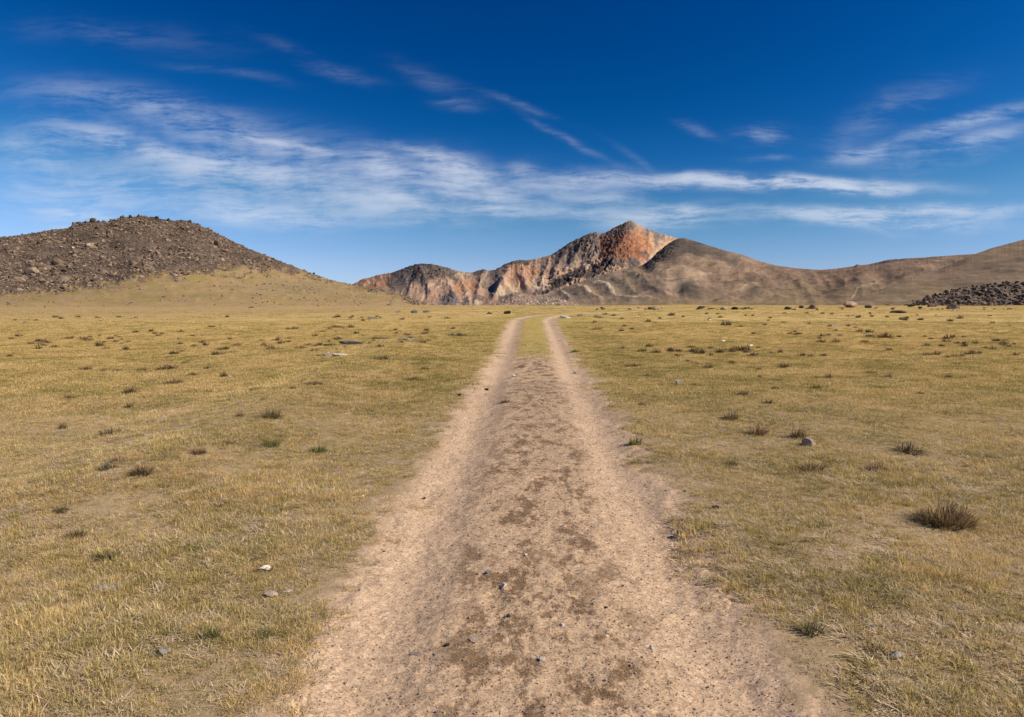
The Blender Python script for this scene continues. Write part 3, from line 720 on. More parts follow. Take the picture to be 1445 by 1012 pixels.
def gravel():
    src = [rock_mesh('pebble', M_PEBBLE, 300 + k, 1 if k < 3 else 2, (1, .8, .6), 6, .1) for k in range(5)] + [rock_mesh('pebble', M_STONE_D, 310, 1, (1, .8, .6), 5), rock_mesh('pebble', M_STONE_W, 311, 2, (1, .8, .6), 5)]
    S = source_collection('gravel_sources', src)
    n = 80000
    y = 2.2 + RNG.uniform(0, 1, n) ** 1.5 * 11
    u = RNG.normal(0, .85, n); u = np.where(np.abs(u) > 1.6, RNG.uniform(-1.6, 1.6, n), u)
    x = road_x(y) + u
    s = .0034 * np.exp(RNG.normal(0, .42, n)) * (1 + .05 * y)
    idx = RNG.choice(7, n, p=[.2, .2, .2, .19, .19, .002, .018])
    rot = np.stack([RNG.uniform(-.4, .4, n), RNG.uniform(-.4, .4, n), RNG.uniform(0, 6.28, n)], -1)
    nn = .009 * fbm(x / .22, y / .22, 4, 21) + .006 * fbm(x / .05, y / .05, 2, 31) * (1 - sst(5, 10, y))
    z = g(x, y) + np.where(np.abs(u) < 1.05, .006 + .0005 * y + nn, 0)
    scatter('gravel', np.stack([x, y, z], -1), rot, np.stack([s, s, s], -1), idx, S)

def hill_scree():
    src = [rock_mesh('scree_block', M_SCREE, 400 + k, 2, (1, .8, .62), 9, .12) for k in range(7)]
    S = source_collection('scree_sources', src)
    x, D, z, PX, py, T = HILL['dat']
    ok = (T > .02) & (T < 1.04)
    rk = sst(-15, 8, interp(PX, H_ROCK) + 10 * fbm(PX / 16, py / 9, 4, 7) - py)
    low = .09 + .22 * np.exp(-(((PX - 430) / 70) ** 2 + ((py - 402) / 14) ** 2)) + .05 * sst(0, .4, fbm(PX / 30, py / 6, 3, 601))
    w = (rk + low * (1 - rk)) * ok * D ** 1.0
    # weight by screen area rather than rows
    p = (w / w.sum()).ravel()
    n = 44000
    ii = RNG.choice(p.size, n, p=p)
    X, Y, Z, R = x.ravel()[ii], D.ravel()[ii], z.ravel()[ii], rk.ravel()[ii]
    X = X + RNG.normal(0, .25, n)
    s = np.exp(RNG.normal(0, .55, n)) * (.16 + .21 * R)
    s = s * (.72 + .75 * sst(-.1, .6, fbm(PX.ravel()[ii] / 38, py.ravel()[ii] / 16, 3, 641)))
    rot = np.stack([RNG.uniform(-.6, .6, n), RNG.uniform(-.6, .6, n), RNG.uniform(0, 6.28, n)], -1)
    scatter('scree', np.stack([X, Y, Z - .1 * s], -1), rot, np.stack([s, s, s * RNG.uniform(.6, 1, n)], -1), RNG.integers(0, 7, n), S)
    x, D, z, PX, py, T = HILL['mound']
    w = ((T > .02) & (T < 1.02)) * (1 - sst(780, 830, PX)) * sst(660, 700, PX)
    ii = RNG.choice(w.size, 1400, p=(w / w.sum()).ravel())
    srcm = [rock_mesh('scree_block', M_STONE_P, 420 + k, 2, (1, .8, .62), 9, .12) for k in range(4)]
    n = len(ii); s = np.exp(RNG.normal(0, .45, n)) * .5
    rot = np.stack([RNG.uniform(-.6, .6, n), RNG.uniform(-.6, .6, n), RNG.uniform(0, 6.28, n)], -1)
    scatter('rubble', np.stack([x.ravel()[ii], D.ravel()[ii], z.ravel()[ii] - .1 * s], -1), rot, np.stack([s, s, s * .8], -1), RNG.integers(0, 4, n), source_collection('rubble_sources', srcm))

grass_layers(); gravel(); hill_scree()

# === individuals: stones, tufts, boulders ---------------------------------------------------------
def tag(o, label, cat, group=None):
    o['label'] = label; o['category'] = cat
    if group: o['group'] = group
    return o

def tuft_set(mat, seed, n, h, w, lean, nv=3, droop=.5, wx=1.0):
    return [tuft_mesh('tuft', mat, seed + k, n, .30, h, w, lean, .8, 3, droop, 0, wx) for k in range(nv)]
TUFT = {
    'D': tuft_set(M_SHRUB_D, 700, 200, .50, .024, .85), 'B': tuft_set(M_SHRUB_B, 710, 180, .52, .024, .8),
    'O': tuft_set(M_SHRUB_O, 720, 180, .52, .024, .8), 'G': tuft_set(M_SHRUB_G, 730, 180, .58, .022, .7),
    'S': tuft_set(M_SHRUB_S, 740, 160, .48, .026, .9), 'd': tuft_set(M_SHRUB_D, 750, 75, .52, .06, .8), 'b': tuft_set(M_SHRUB_B, 760, 75, .52, .06, .8),
    'o': tuft_set(M_SHRUB_O, 770, 75, .52, .06, .8)}
KIND = {'D': 'dark_shrub', 'B': 'brown_shrub', 'O': 'olive_tuft', 'G': 'green_tuft', 'S': 'silvery_shrub', 'd': 'dark_shrub', 'b': 'brown_shrub', 'o': 'olive_tuft'}
CATG = {'D': 'shrub', 'B': 'shrub', 'O': 'tuft', 'G': 'tuft', 'S': 'shrub', 'd': 'shrub', 'b': 'shrub', 'o': 'tuft'}

def put_tuft(px, py, wpx, kind, label, group=None, hz=1.0):
    x, y, z = at(px, py)
    s = wpx * y / F * 1.15
    me = random.choice(TUFT[kind])
    o = link(KIND[kind], me, (x, y, z - .01 * s), random.uniform(0, 6.28), (s, s * random.uniform(.75, 1.1), (s * hz * random.uniform(.85, 1.1) + .02)))
    return tag(o, label, CATG[kind], group)

NAMED_TUFTS = [
    (183, 555, 25, 'D', 'dense dark round shrub standing alone in the left grass, larger one above a small one', .95),
    (183, 575, 14, 'D', 'small dark shrub just below the dense round shrub in the left grass', 1),
    (157, 613, 36, 'D', 'long low dark shrub below the pair of dark shrubs in the left grass', .6),
    (383, 590, 34, 'O', 'dark olive slanting tuft on the slope of the bank left of the track', 1),
    (339, 588, 14, 'B', 'small brown tuft left of the dark olive slanting tuft', 1),
    (237, 521, 30, 'B', 'widest brown shrub in the middle of the left grass', .7),
    (261, 513, 13, 'B', 'small brown shrub touching the upper right of the widest brown shrub', .8),
    (121, 522, 18, 'B', 'brown shrub at the left end of the row of shrubs in the left grass', .8),
    (145, 524, 10, 'B', 'tiny brown shrub between two shrubs at the left end of the row', .9),
    (165, 524, 13, 'D', 'dark flat shrub third in the row from the left edge', .7),
    (200, 523, 19, 'B', 'thin spread brown shrub left of the widest brown shrub', .5),
    (293, 521, 13, 'B', 'upright brown shrub right of the widest brown shrub', 1),
    (272, 530, 14, 'O', 'grey olive tuft below the upright brown shrub in the left grass', .9),
    (316, 532, 14, 'D', 'dark brown tuft with a pale pebble beside it in the left grass', 1.1),
    (247, 541, 27, 'B', 'sprawling brown shrub below the widest brown shrub', .6),
    (361, 551, 19, 'O', 'olive tuft on pale grass right of the lone dense dark shrub', .7),
    (412, 549, 12, 'O', 'small olive tuft nearest to the bank in the left grass', .7),
    (328, 561, 16, 'S', 'faint grey tuft between the dense dark shrub and the bank', .7),
    (371, 565, 8, 'D', 'very small dark upright tuft above the slanting olive tuft', 1.2),
    (444, 542, 28, 'B', 'faint reddish brown low shrub on the grass beside the bank', .35),
    (295, 554, 13, 'B', 'tiny flat brown tuft right of the lone dense dark shrub', .6),
    (232, 598, 17, 'S', 'pale grey brown tuft right of the long low dark shrub', .8),
    (166, 652, 22, 'B', 'brown feathery tuft above a silvery one in the lower left grass', 1),
    (151, 662, 27, 'S', 'silvery grey spiky shrub in the lower left grass', .9),
    (200, 670, 34, 'B', 'largest brown shrub in the lower left grass', .9),
    (281, 640, 24, 'B', 'brown tuft midway between the largest brown shrub and the bank', .7),
    (322, 625, 24, 'B', 'low flat brown tuft upper right of the midway brown tuft', .5),
    (382, 630, 34, 'G', 'dull green wide tuft at the end of the bank', .6),
    (450, 638, 28, 'G', 'dull green tuft on the slope between bank and track', .7),
    (98, 563, 16, 'B', 'brown tuft at the left edge level with the lone dense dark shrub', .8),
    (89, 605, 17, 'D', 'dark tuft cut by the left edge level with the long low shrub', 1),
    (110, 758, 32, 'D', 'dark spiky tuft near the lower left corner', .8),
    (154, 790, 44, 'O', 'broad olive tuft below the dark spiky tuft near the lower left corner', .7),
    (87, 722, 24, 'D', 'brownish dark tuft at the left edge above the dark spiky tuft', .8),
    (300, 902, 30, 'G', 'small green clump on dry soil at the bottom left', 1.1),
    (374, 900, 28, 'G', 'green clump beside the track verge at the bottom left', 1.1),
    (538, 507, 32, 'O', 'long flat olive tuft left of the far track', .45),
    (599, 522, 14, 'O', 'small olive tuft closest to the left wheel rut in the distance', .8),
    (646, 474, 32, 'S', 'grey green low shrub beside the far left rut', .4),
    (582, 536, 24, 'O', 'faint olive streak of tuft between bank and left rut', .5),
    (735, 520, 14, 'D', 'dark flat tuft at the near end of the grassy median', .6),
    (713, 569, 16, 'D', 'single dark tuft growing on the bare middle of the track', .8),
    (812, 497, 16, 'G', 'green tuft on the right verge of the far track', .6),
    (893, 517, 28, 'B', 'spread dark brown tuft right of the far track', .5),
    (926, 498, 16, 'D', 'dark tuft above the spread brown tuft right of the far track', .7),
    (913, 531, 14, 'O', 'olive tuft lower right of the spread brown tuft', .6),
    (906, 572, 13, 'B', 'small brown tuft right of the track level with the tuft on its middle', .8),
    (896, 628, 24, 'G', 'bright green clump at the right edge of the track', .9),
    (1031, 592, 29, 'D', 'dark green shrub upper left of the dark brown clump in the right grass', .85),
    (1069, 613, 34, 'B', 'dark brown clump in the middle of the right grass', .95),
    (1126, 617, 30, 'B', 'golden brown clump directly above the pinkish stone in the right grass', .9),
    (1146, 665, 40, 'B', 'broad brown clump below the pinkish stone in the right grass', .7),
    (1235, 664, 34, 'B', 'loose brown tuft between the flowering shrub and the lower right tussock', .7),
    (1083, 570, 24, 'D', 'thin dark twiggy shrub above the dark brown clump', .5),
    (1048, 558, 21, 'D', 'dark shrub left of the thin twiggy one in the right grass', .6),
    (1152, 549, 20, 'O', 'olive shrub in the right grass below the red leaved plant', .8),
    (1106, 519, 17, 'D', 'dark upright shrub in the upper right grass beside two small ones', .9),
    (1071, 522, 9, 'D', 'upper of two small dark tufts in the right grass', 1),
    (1071, 533, 11, 'D', 'lower of two small dark tufts in the right grass', .9),
    (1101, 498, 12, 'D', 'small dark shrub beyond the dark upright shrub in the right grass', 1),
    (1169, 533, 16, 'B', 'reddish brown tuft beside the red leaved plant', .9),
    (1252, 533, 17, 'S', 'pale pinkish brown shrub in the upper right grass', .8),
    (1229, 527, 16, 'O', 'olive tuft left of the pale pinkish brown shrub', .6),
    (1338, 533, 12, 'B', 'brown tuft close to the right edge level with the pale pinkish shrub', 1),
    (1000, 519, 14, 'B', 'brown tuft with pale top in the right grass above the light stone', 1),
    (1033, 513, 12, 'D', 'dark tuft right of the pale topped brown tuft', .8),
    (970, 511, 10, 'D', 'small dark tuft above the light stone in the right grass', .8),
    (923, 562, 12, 'B', 'small faint brown tuft left of the light stone', .7),
    (1299, 556, 13, 'O', 'lone faint olive tuft toward the right edge', .6),
    (1093, 549, 13, 'O', 'faint olive tuft above the thin dark twiggy shrub', .8),
    (1033, 656, 22, 'O', 'faint grey olive patch of tuft below the dark brown clump', .5),
    (1144, 892, 40, 'O', 'olive green grass clump on the brown right verge at the bottom', .75),
    (1159, 483, 16, 'D', 'dark shrub at the left of a line of three in the far right grass', .7),
    (1179, 483, 15, 'B', 'brown shrub in the middle of a line of three in the far right grass', .7),
    (1220, 483, 13, 'D', 'dark shrub at the right of a line of three in the far right grass', .7)]
for px, py, w, k, lab, hz in NAMED_TUFTS: put_tuft(px, py, w, k, lab, None, hz)

# flowering and red-leaved plants: foliage with its flowers as parts
def flowers(parent, mat, n, size, spread, height, seed, name='flower'):
    r = np.random.default_rng(seed)
    base = [rock_mesh(name, mat, seed + q, 1, (1, .9, .7), 3) for q in range(2)]
    for q in range(n):
        o = bpy.data.objects.new(name, base[q % 2]); COL.objects.link(o); o.parent = parent
        o.location = (r.normal(0, spread), r.normal(0, spread * .6), height * r.uniform(.5, 1.1)); o.scale = (size,) * 3
s_ = put_tuft(1282, 638, 52, 'D', 'widest dark shrub dotted with small white flowers in the right grass', None, .42)
flowers(s_, M_STONE_W, 14, .03, .28, .3, 900)
for (px, py, w, lab, n) in ((375, 806, 26, 'small red leaved plant around a white stone in the lower left grass', 12), (1236, 920, 28, 'red leaved ground plant beside a grey stone at the bottom right', 14),
                            (1152, 533, 14, 'thin red leaved plant in the upper right grass', 8), (1350, 514, 16, 'faint red plant at the right edge of the far grass', 7)):
    s_ = put_tuft(px, py, w, 'O', lab, None, .35); flowers(s_, M_RED, n, .10, .32, .42, int(px), 'leaf_cluster')

# the big tussocks at the right: straw stalks rising from a dark dead base
def tussock(px, py, wpx, label, seed):
    x, y, z = at(px, py); s = wpx * y / F
    root = bpy.data.objects.new('tussock', None); COL.objects.link(root); root.location = (x, y, z); root.empty_display_size = .1
    tag(root, label, 'tussock', None)
    for nm, me in (('dead_base', tuft_mesh('dead_base', M_SHRUB_D, seed, 480, .36, .26, .014, .9, .9, 3, .6)), ('stalks', tuft_mesh('stalks', M_TUSS, seed + 1, 420, .34, .42, .010, .75, .6, 4, .6))):
        o = bpy.data.objects.new(nm, me); COL.objects.link(o); o.parent = root; o.scale = (s, s, s)
tussock(1334, 738, 96, 'large brown tussock of upright stalks over a dark base near the right edge', 950)

# small shrubs of the far plain, nothing to tell them apart
def fill(n, x0, x1, y0, y1, side, seed):
    r = random.Random(seed); c = 0
    lab = {'left': 'one of the tiny dark tufts scattered over the far grass left of the track', 'right': 'one of the tiny dark tufts scattered over the far grass right of the track'}[side]
    while c < n:
        py = y0 + (y1 - y0) * r.random() ** 1.25; px = r.uniform(x0, x1)
        x, y, z = at(px, py)
        if abs(float(lat(x, y))) < 2.2 or y > 100: continue
        if fbm(np.array(x / 5.0), np.array(y / 9.0), 2, 77) < r.uniform(-.3, .5): continue
        put_tuft(px, py, 6.6 * math.exp(r.gauss(0, .26)) * (1 + (py - y0) / 70), r.choice('ddbbo'), lab, 'tiny tufts on the far plain ' + side + ' of the track', r.uniform(.6, 1)); c += 1
fill(150, 10, 640, 447, 505, 'left', 5); fill(130, 835, 1435, 442, 505, 'right', 6)

# stones lying in the grass and on the track
def stone(px, py, wpx, mat, size, label, seed, name='stone', cat='stone', group=None, cuts=9, rz=None, sub=3):
    x, y, z = at(px, py); s = wpx * y / F
    zz = z + (.006 if abs(float(lat(x, y))) < 1.1 else 0)
    o = link(name, rock_mesh(name, mat, seed, sub, size, cuts), (x, y, zz), random.uniform(-.5, .5) if rz is None else rz, (s, s, s))
    return tag(o, label, cat, group)
STONES = [
    (958, 543, 10, M_STONE_W, (1, .8, 1.0), 'light upright stone standing alone in the right grass'),
    (1138, 629, 19, M_STONE_P, (1, .8, .62), 'pinkish square stone among brown clumps in the right grass'),
    (1059, 489, 7, M_STONE_W, (1, .8, .8), 'small white stone in the upper middle of the right grass'),
    (1177, 461, 9, M_STONE_W, (1, .7, .5), 'white flat stone far off in the right grass'),
    (1020, 482, 9, M_STONE_W, (1, .6, .3), 'flat pale stone left of the small white stone'),
    (1000, 452, 7, M_STONE_W, (1, .6, .3), 'tiny pale stone near the far end of the right grass'),
    (462, 503, 11, M_STONE_W, (1, .7, .8), 'bright white stone at the left end of the pale stone line'),
    (480, 503, 28, M_STONE_W, (1, .35, .2), 'long low pinkish white stone beside the bright white one'),
    (497, 486, 36, M_STONE_B, (1, .5, .22), 'large flat bluish grey rock in the far left grass'),
    (576, 480, 27, M_STONE_B, (1, .4, .14), 'flat grey rock patch right of the large bluish rock'),
    (543, 478, 22, M_STONE_B, (1, .4, .12), 'thin grey rock between the two flat grey rocks'),
    (526, 450, 16, M_STONE_B, (1, .4, .18), 'pale grey rock far off near the foot of the hill'),
    (561, 441, 10, M_STONE_B, (1, .6, .4), 'small grey rock at the hill foot, left of two others'),
    (584, 442, 11, M_STONE_B, (1, .6, .4), 'grey rock in the middle of three at the hill foot'),
    (602, 441, 12, M_STONE_B, (1, .6, .4), 'grey rock at the right of three at the hill foot'),
    (147, 834, 42, M_STONE_G, (1, .6, .28), 'large flat grey stone in the lower left grass'),
    (375, 805, 19, M_STONE_W, (1, .6, .45), 'whitish stone surrounded by red leaves in the lower left grass'),
    (384, 840, 22, M_STONE_P, (1, .8, .5), 'brownish stone below the whitish stone with red leaves'),
    (232, 924, 19, M_STONE_G, (1, .8, .6), 'grey stone at the bottom left edge of the picture'),
    (191, 918, 15, M_STONE_P, (1, .8, .7), 'pale angular stone left of the grey stone at the bottom'),
    (89, 858, 20, M_STONE_G, (1, .7, .3), 'grey flat stone at the left edge below the large flat stone'),
    (407, 836, 14, M_STONE_W, (1, .6, .3), 'pale sliver of stone right of the brownish stone'),
    (1263, 928, 26, M_STONE_G, (1, .7, .5), 'grey rough stone beside red leaves at the bottom right'),
    (1229, 886, 12, M_STONE_W, (1, .7, .7), 'small white stone above the red leaves at the bottom right'),
    (1010, 718, 12, M_STONE_D, (1, .6, .5), 'dark twig like stone on the right verge'),
    (959, 756, 10, M_STONE_D, (1, .8, .7), 'dark stone on the right edge of the bare track'),
    (942, 694, 8, M_STONE_W, (1, .8, .7), 'pale pebble at the right edge of the bare track'),
    (968, 694, 6, M_STONE_G, (1, .8, .7), 'grey pebble right of the pale pebble on the verge'),
    (919, 919, 9, M_STONE_W, (1, .7, .9), 'whitish pebble at the bottom right of the track'),
    (812, 528, 6, M_STONE_W, (1, .8, .7), 'white pebble on the right edge of the far track'),
    (725, 532, 5, M_STONE_W, (1, .8, .7), 'white pebble on the middle of the far track'),
    (687, 552, 6, M_STONE_D, (1, .8, .7), 'dark pebble in the left rut of the far track'),
    (648, 559, 7, M_STONE_D, (1, .8, .6), 'dark pebble on the left edge of the far track'),
    (689, 813, 11, M_STONE_B, (1, .7, .55), 'bluish grey pebble with a dark shadow on the middle of the track'),
    (711, 831, 9, M_STONE_W, (1, .8, .8), 'brightest white pebble on the middle of the track'),
    (713, 775, 5, M_STONE_D, (1, .8, .8), 'small dark pebble above the bluish grey one on the track'),
    (717, 873, 6, M_STONE_D, (1, .8, .9), 'black pebble below the white one on the track'),
    (794, 885, 8, M_STONE_W, (1, .8, .6), 'light pebble right of the black pebble on the track'),
    (766, 934, 10, M_STONE_W, (1, .8, .7), 'light pebble at the very bottom of the track'),
    (742, 786, 6, M_STONE_W, (1, .8, .6), 'small pale pebble right of the small dark one on the track'),
    (879, 829, 5, M_STONE_D, (1, .8, .7), 'small dark pebble in the right rut'),
    (855, 860, 7, M_STONE_D, (1, .8, .6), 'dark pebble in the lower right rut'),
    (631, 915, 9, M_STONE_D, (1, .8, .8), 'dark pebble at the bottom of the left rut'),
    (541, 781, 6, M_STONE_D, (1, .8, .6), 'dark pebble on the left side of the near track'),
    (599, 705, 4, M_STONE_D, (1, .8, .7), 'tiny dark pebble in the left rut halfway along'),
    (513, 779, 9, M_STONE_W, (1, .7, .5), 'pale chip of stone on the left verge of the near track'),
    (512, 702, 5, M_STONE_W, (1, .8, .7), 'white pebble in the grass at the left verge'),
    (671, 906, 19, M_STONE_P, (1, .7, .22), 'flat pinkish stone half buried near the bottom of the track'),
    (587, 926, 22, M_STONE_P, (1, .7, .18), 'broad buried stone at the bottom of the left rut'),
    (617, 927, 15, M_STONE_P, (1, .7, .2), 'smaller buried stone beside the broad buried stone'),
    (325, 533, 5, M_STONE_W, (1, .8, .7), 'pale pebble beside the dark brown tuft in the left grass'),
    (1269, 442, 26, M_STONE_D, (1, .6, .2), 'long flat dark rock at the far end of the right grass'),
    (931, 450, 6, M_STONE_D, (1, .8, .6), 'lone small dark stone right of the far track'),
    (1113, 437, 10, M_STONE_D, (1, .7, .45), 'dark low boulder left of a pair on the far rim'),
    (1132, 435, 8, M_STONE_D, (1, .7, .6), 'left boulder of a dark pair on the far rim'),
    (1146, 436, 11, M_STONE_D, (1, .7, .5), 'right boulder of a dark pair on the far rim'),
    (1196, 434, 30, M_MOUND, (1, .6, .42), 'pinkish mound shaped boulder on the far rim'),
    (1225, 435, 10, M_STONE_D, (1, .7, .5), 'dark boulder right of the pinkish mound on the far rim'),
    (1257, 431, 14, M_STONE_G, (1, .7, .35), 'grey broken rock between pinkish mound and boulder heap'),
    (1287, 433, 11, M_STONE_D, (1, .7, .4), 'low dark rock in front of the left end of the boulder heap'),
    (1316, 433, 19, M_STONE_D, (1, .6, .3), 'long dark rock in front of the middle of the boulder heap'),
    (1343, 436, 19, M_STONE_D, (1, .7, .34), 'biggest dark rock in front of the boulder heap'),
    (852, 437, 8, M_STONE_D, (1, .7, .6), 'first dark boulder on the rim right of where the track ends'),
    (889, 437, 7, M_STONE_D, (1, .7, .4), 'low dark stone second on the rim from the end of the track'),
    (919, 437, 9, M_STONE_D, (1, .7, .6), 'rounded dark boulder beside two smaller ones on the rim'),
    (930, 437, 7, M_STONE_G, (1, .7, .5), 'greyish boulder touching the rounded dark one on the rim'),
    (911, 437, 5, M_STONE_D, (1, .7, .5), 'small dark stone left of the rounded boulder on the rim'),
    (990, 436, 11, M_STONE_D, (1, .7, .5), 'dark boulder midway along the rim below the dark knoll'),
    (1023, 437, 11, M_STONE_G, (1, .7, .4), 'grey brown boulder left of a darker one on the rim'),
    (1037, 437, 10, M_STONE_D, (1, .7, .6), 'darker boulder right of the grey brown one on the rim'),
    (1055, 436, 9, M_STONE_D, (1, .7, .4), 'low flat boulder at the right of the rim group'),
    (690, 443, 8, M_STONE_D, (1, .7, .5), 'dark boulder at the foot of the pinkish rubble mound'),
    (716, 443, 10, M_STONE_D, (1, .7, .5), 'larger dark boulder at the foot of the rubble mound'),
    (797, 449, 16, M_STONE_G, (1, .5, .3), 'row of pale grey rock beside the last bend of the track'),
    (818, 446, 10, M_STONE_G, (1, .5, .4), 'small grey rock at the outer edge of the last bend')]
for k, (px, py, w, m_, size, lab) in enumerate(STONES):
    big = py < 450
    stone(px, py, w, m_, size, lab, 1000 + k * 3, 'boulder' if 'boulder' in lab else 'rock' if 'rock' in lab else 'pebble' if 'pebble' in lab else 'stone',
          'boulder' if 'boulder' in lab else 'rock' if 'rock' in lab else 'pebble' if 'pebble' in lab else 'stone')

# heap of dark boulders under the right-hand slope
BOULD = [rock_mesh('boulder', M_STONE_D, 1300 + k, 3, (1, .85, .75), 10, .1) for k in range(6)]
BOULP = [rock_mesh('boulder', M_SCREE, 1320 + k, 3, (1, .85, .75), 10, .1) for k in range(3)]
def heap():
    r = random.Random(21)
    top = [(1266, 430), (1285, 424), (1300, 418), (1320, 412), (1345, 405), (1365, 401), (1400, 396), (1450, 392)]
    spots = []
    for _ in range(4000):
        if len(spots) >= 190: break
        px = 1268 + (1450 - 1268) * r.random() ** .9; t = r.random(); pt = float(interp(px, top)) + 3
        py = 432 - (432 - pt) * t
        w = r.uniform(4, 9.5) * (1 if t > .15 else 1.2)
        if any((px - a) ** 2 + (1.6 * (py - b)) ** 2 < (.36 * (w + c)) ** 2 for a, b, c in spots): continue
        spots.append((px, py, w))
    for px, py, w in spots:
        pt = float(interp(px, top)); t = (432 - py) / max(432 - pt, 4)
        D = 112 + 34 * t
        a, c = ray(px, py); s = w * D / F
        o = link('boulder', r.choice(BOULD[:3] + BOULP), (float(a) * D, D, EYE + float(c) * D - .35 * s), r.uniform(0, 6.28), (s, s, s * r.uniform(.8, 1.1)))
        o.rotation_euler = (r.uniform(-.4, .4), r.uniform(-.4, .4), r.uniform(0, 6.28))
        tag(o, 'one of the dark angular boulders piled below the right hand slope', 'boulder', 'boulder heap under the right slope')
    # the earth bank the boulders lie on
    px = np.arange(1225, 1475, 2.0); pt = interp(px, [(1225, 436), (1262, 433)] + [(a, b + 4) for a, b in top] + [(1475, 376)])
    V = []
    for f_, dd in ((-.25, 108), (0, 112), (.33, 123), (.66, 134), (1, 146), (1.0, 160), (-.5, 190)):
        py = 434 - (434 - pt) * f_; a, c = ray(px, py); V.append(np.stack([a * dd, 0 * a + dd, EYE + c * dd - .25 + .2 * fbm(px / 6, dd / 3. + 0 * px, 3, 5)], -1))
    V = np.array(V); me = mesh('earth_bank', V.reshape(-1, 3), grid_faces(len(V), len(px)), mountain_material('bank_soil', 1, .5, .3), True,
                               {'rock': np.tile([.15, .115, .085], (V.size // 3, 1)), 'crag': np.full(V.size // 3, .8)})
    link('earth_bank', me)['kind'] = 'structure'
heap()

# small broken rocks strewn along the far rim of the plain
def rim_rocks():
    r = random.Random(77)
    rm = [rock_mesh('rim_rock', m_, 1500 + k, 2, (1, .75, .5), 11, .12) for k, m_ in enumerate((M_STONE_D, M_STONE_D, M_SCREE, M_STONE_D, M_MOUND))]
    for c in (845, 868, 912, 925, 985, 1000, 1020, 1040, 1058, 1115, 1140, 1150, 1190, 1228, 1255, 1262, 1300, 1320, 1350, 1390, 1420):
        for _ in range(r.randint(2, 4)):
            x, y, z = at(c + r.gauss(0, 7), 436.5 + r.gauss(0, 1.1)); s = r.uniform(2.5, 6) * y / F
            o = link('rim_rock', r.choice(rm), (x, y, z), r.uniform(0, 6.28), (s, s, s * r.uniform(.7, 1.1)))
            tag(o, 'one of the small broken rocks strewn along the far rim of the right plain', 'rock', 'small rocks along the far rim')
rim_rocks()

# larger single blocks on the rocky hill and along its skyline
def hill_blocks():
    x, D, z, PX, py, T = HILL['dat']; r = random.Random(31)
    HB = [rock_mesh('boulder', M_SCREE, 1400 + k, 3, (1, .8, .8), 10, .1) for k in range(5)]; HD = [rock_mesh('boulder', M_STONE_D, 1420 + k, 3, (1, .85, .95), 10, .1) for k in range(4)]
    def on(px, tt):
        j = int(np.argmin(np.abs(PX[0] - px))); i = int(np.argmin(np.abs(T[:, 0] - tt))); return x[i, j], D[i, j], z[i, j]
    for px, w in ((104, 7), (112, 6), (118, 5), (131, 8), (138, 5), (146, 6), (172, 6), (184, 8), (196, 6), (222, 5), (238, 5), (256, 7), (268, 6), (279, 5), (298, 5), (443, 4), (498, 4)):
        X, Y, Z = on(px, .995); s = w * Y / F
        o = link('boulder', r.choice(HD), (X, Y, Z - .12 * s), r.uniform(0, 6.28), (s, s, s * r.uniform(.7, 1)))
        tag(o, 'one of the dark boulders standing on the skyline of the rocky hill', 'boulder', 'skyline boulders of the rocky hill')
    for _ in range(75):
        px = r.uniform(5, 420); top = float(interp(px, H_SKY)); low = float(interp(px, H_ROCK))
        if low - top < 8: continue
        q = r.uniform(.08, .95); j = int(np.argmin(np.abs(PX[0] - px))); i = int(np.argmin(np.abs(py[:, j] - (top + (low - top) * q)) + 1e3 * (T[:, j] > 1)))
        s = r.uniform(3, 6.5) * D[i, j] / F
        o = link('boulder', r.choice(HB + HD[:1]), (x[i, j], D[i, j], z[i, j] - .1 * s), r.uniform(0, 6.28), (s, s, s * r.uniform(.5, .8)))
        tag(o, 'one of the larger loose blocks in the scree face of the rocky hill', 'boulder', 'large blocks on the scree face')
hill_blocks()


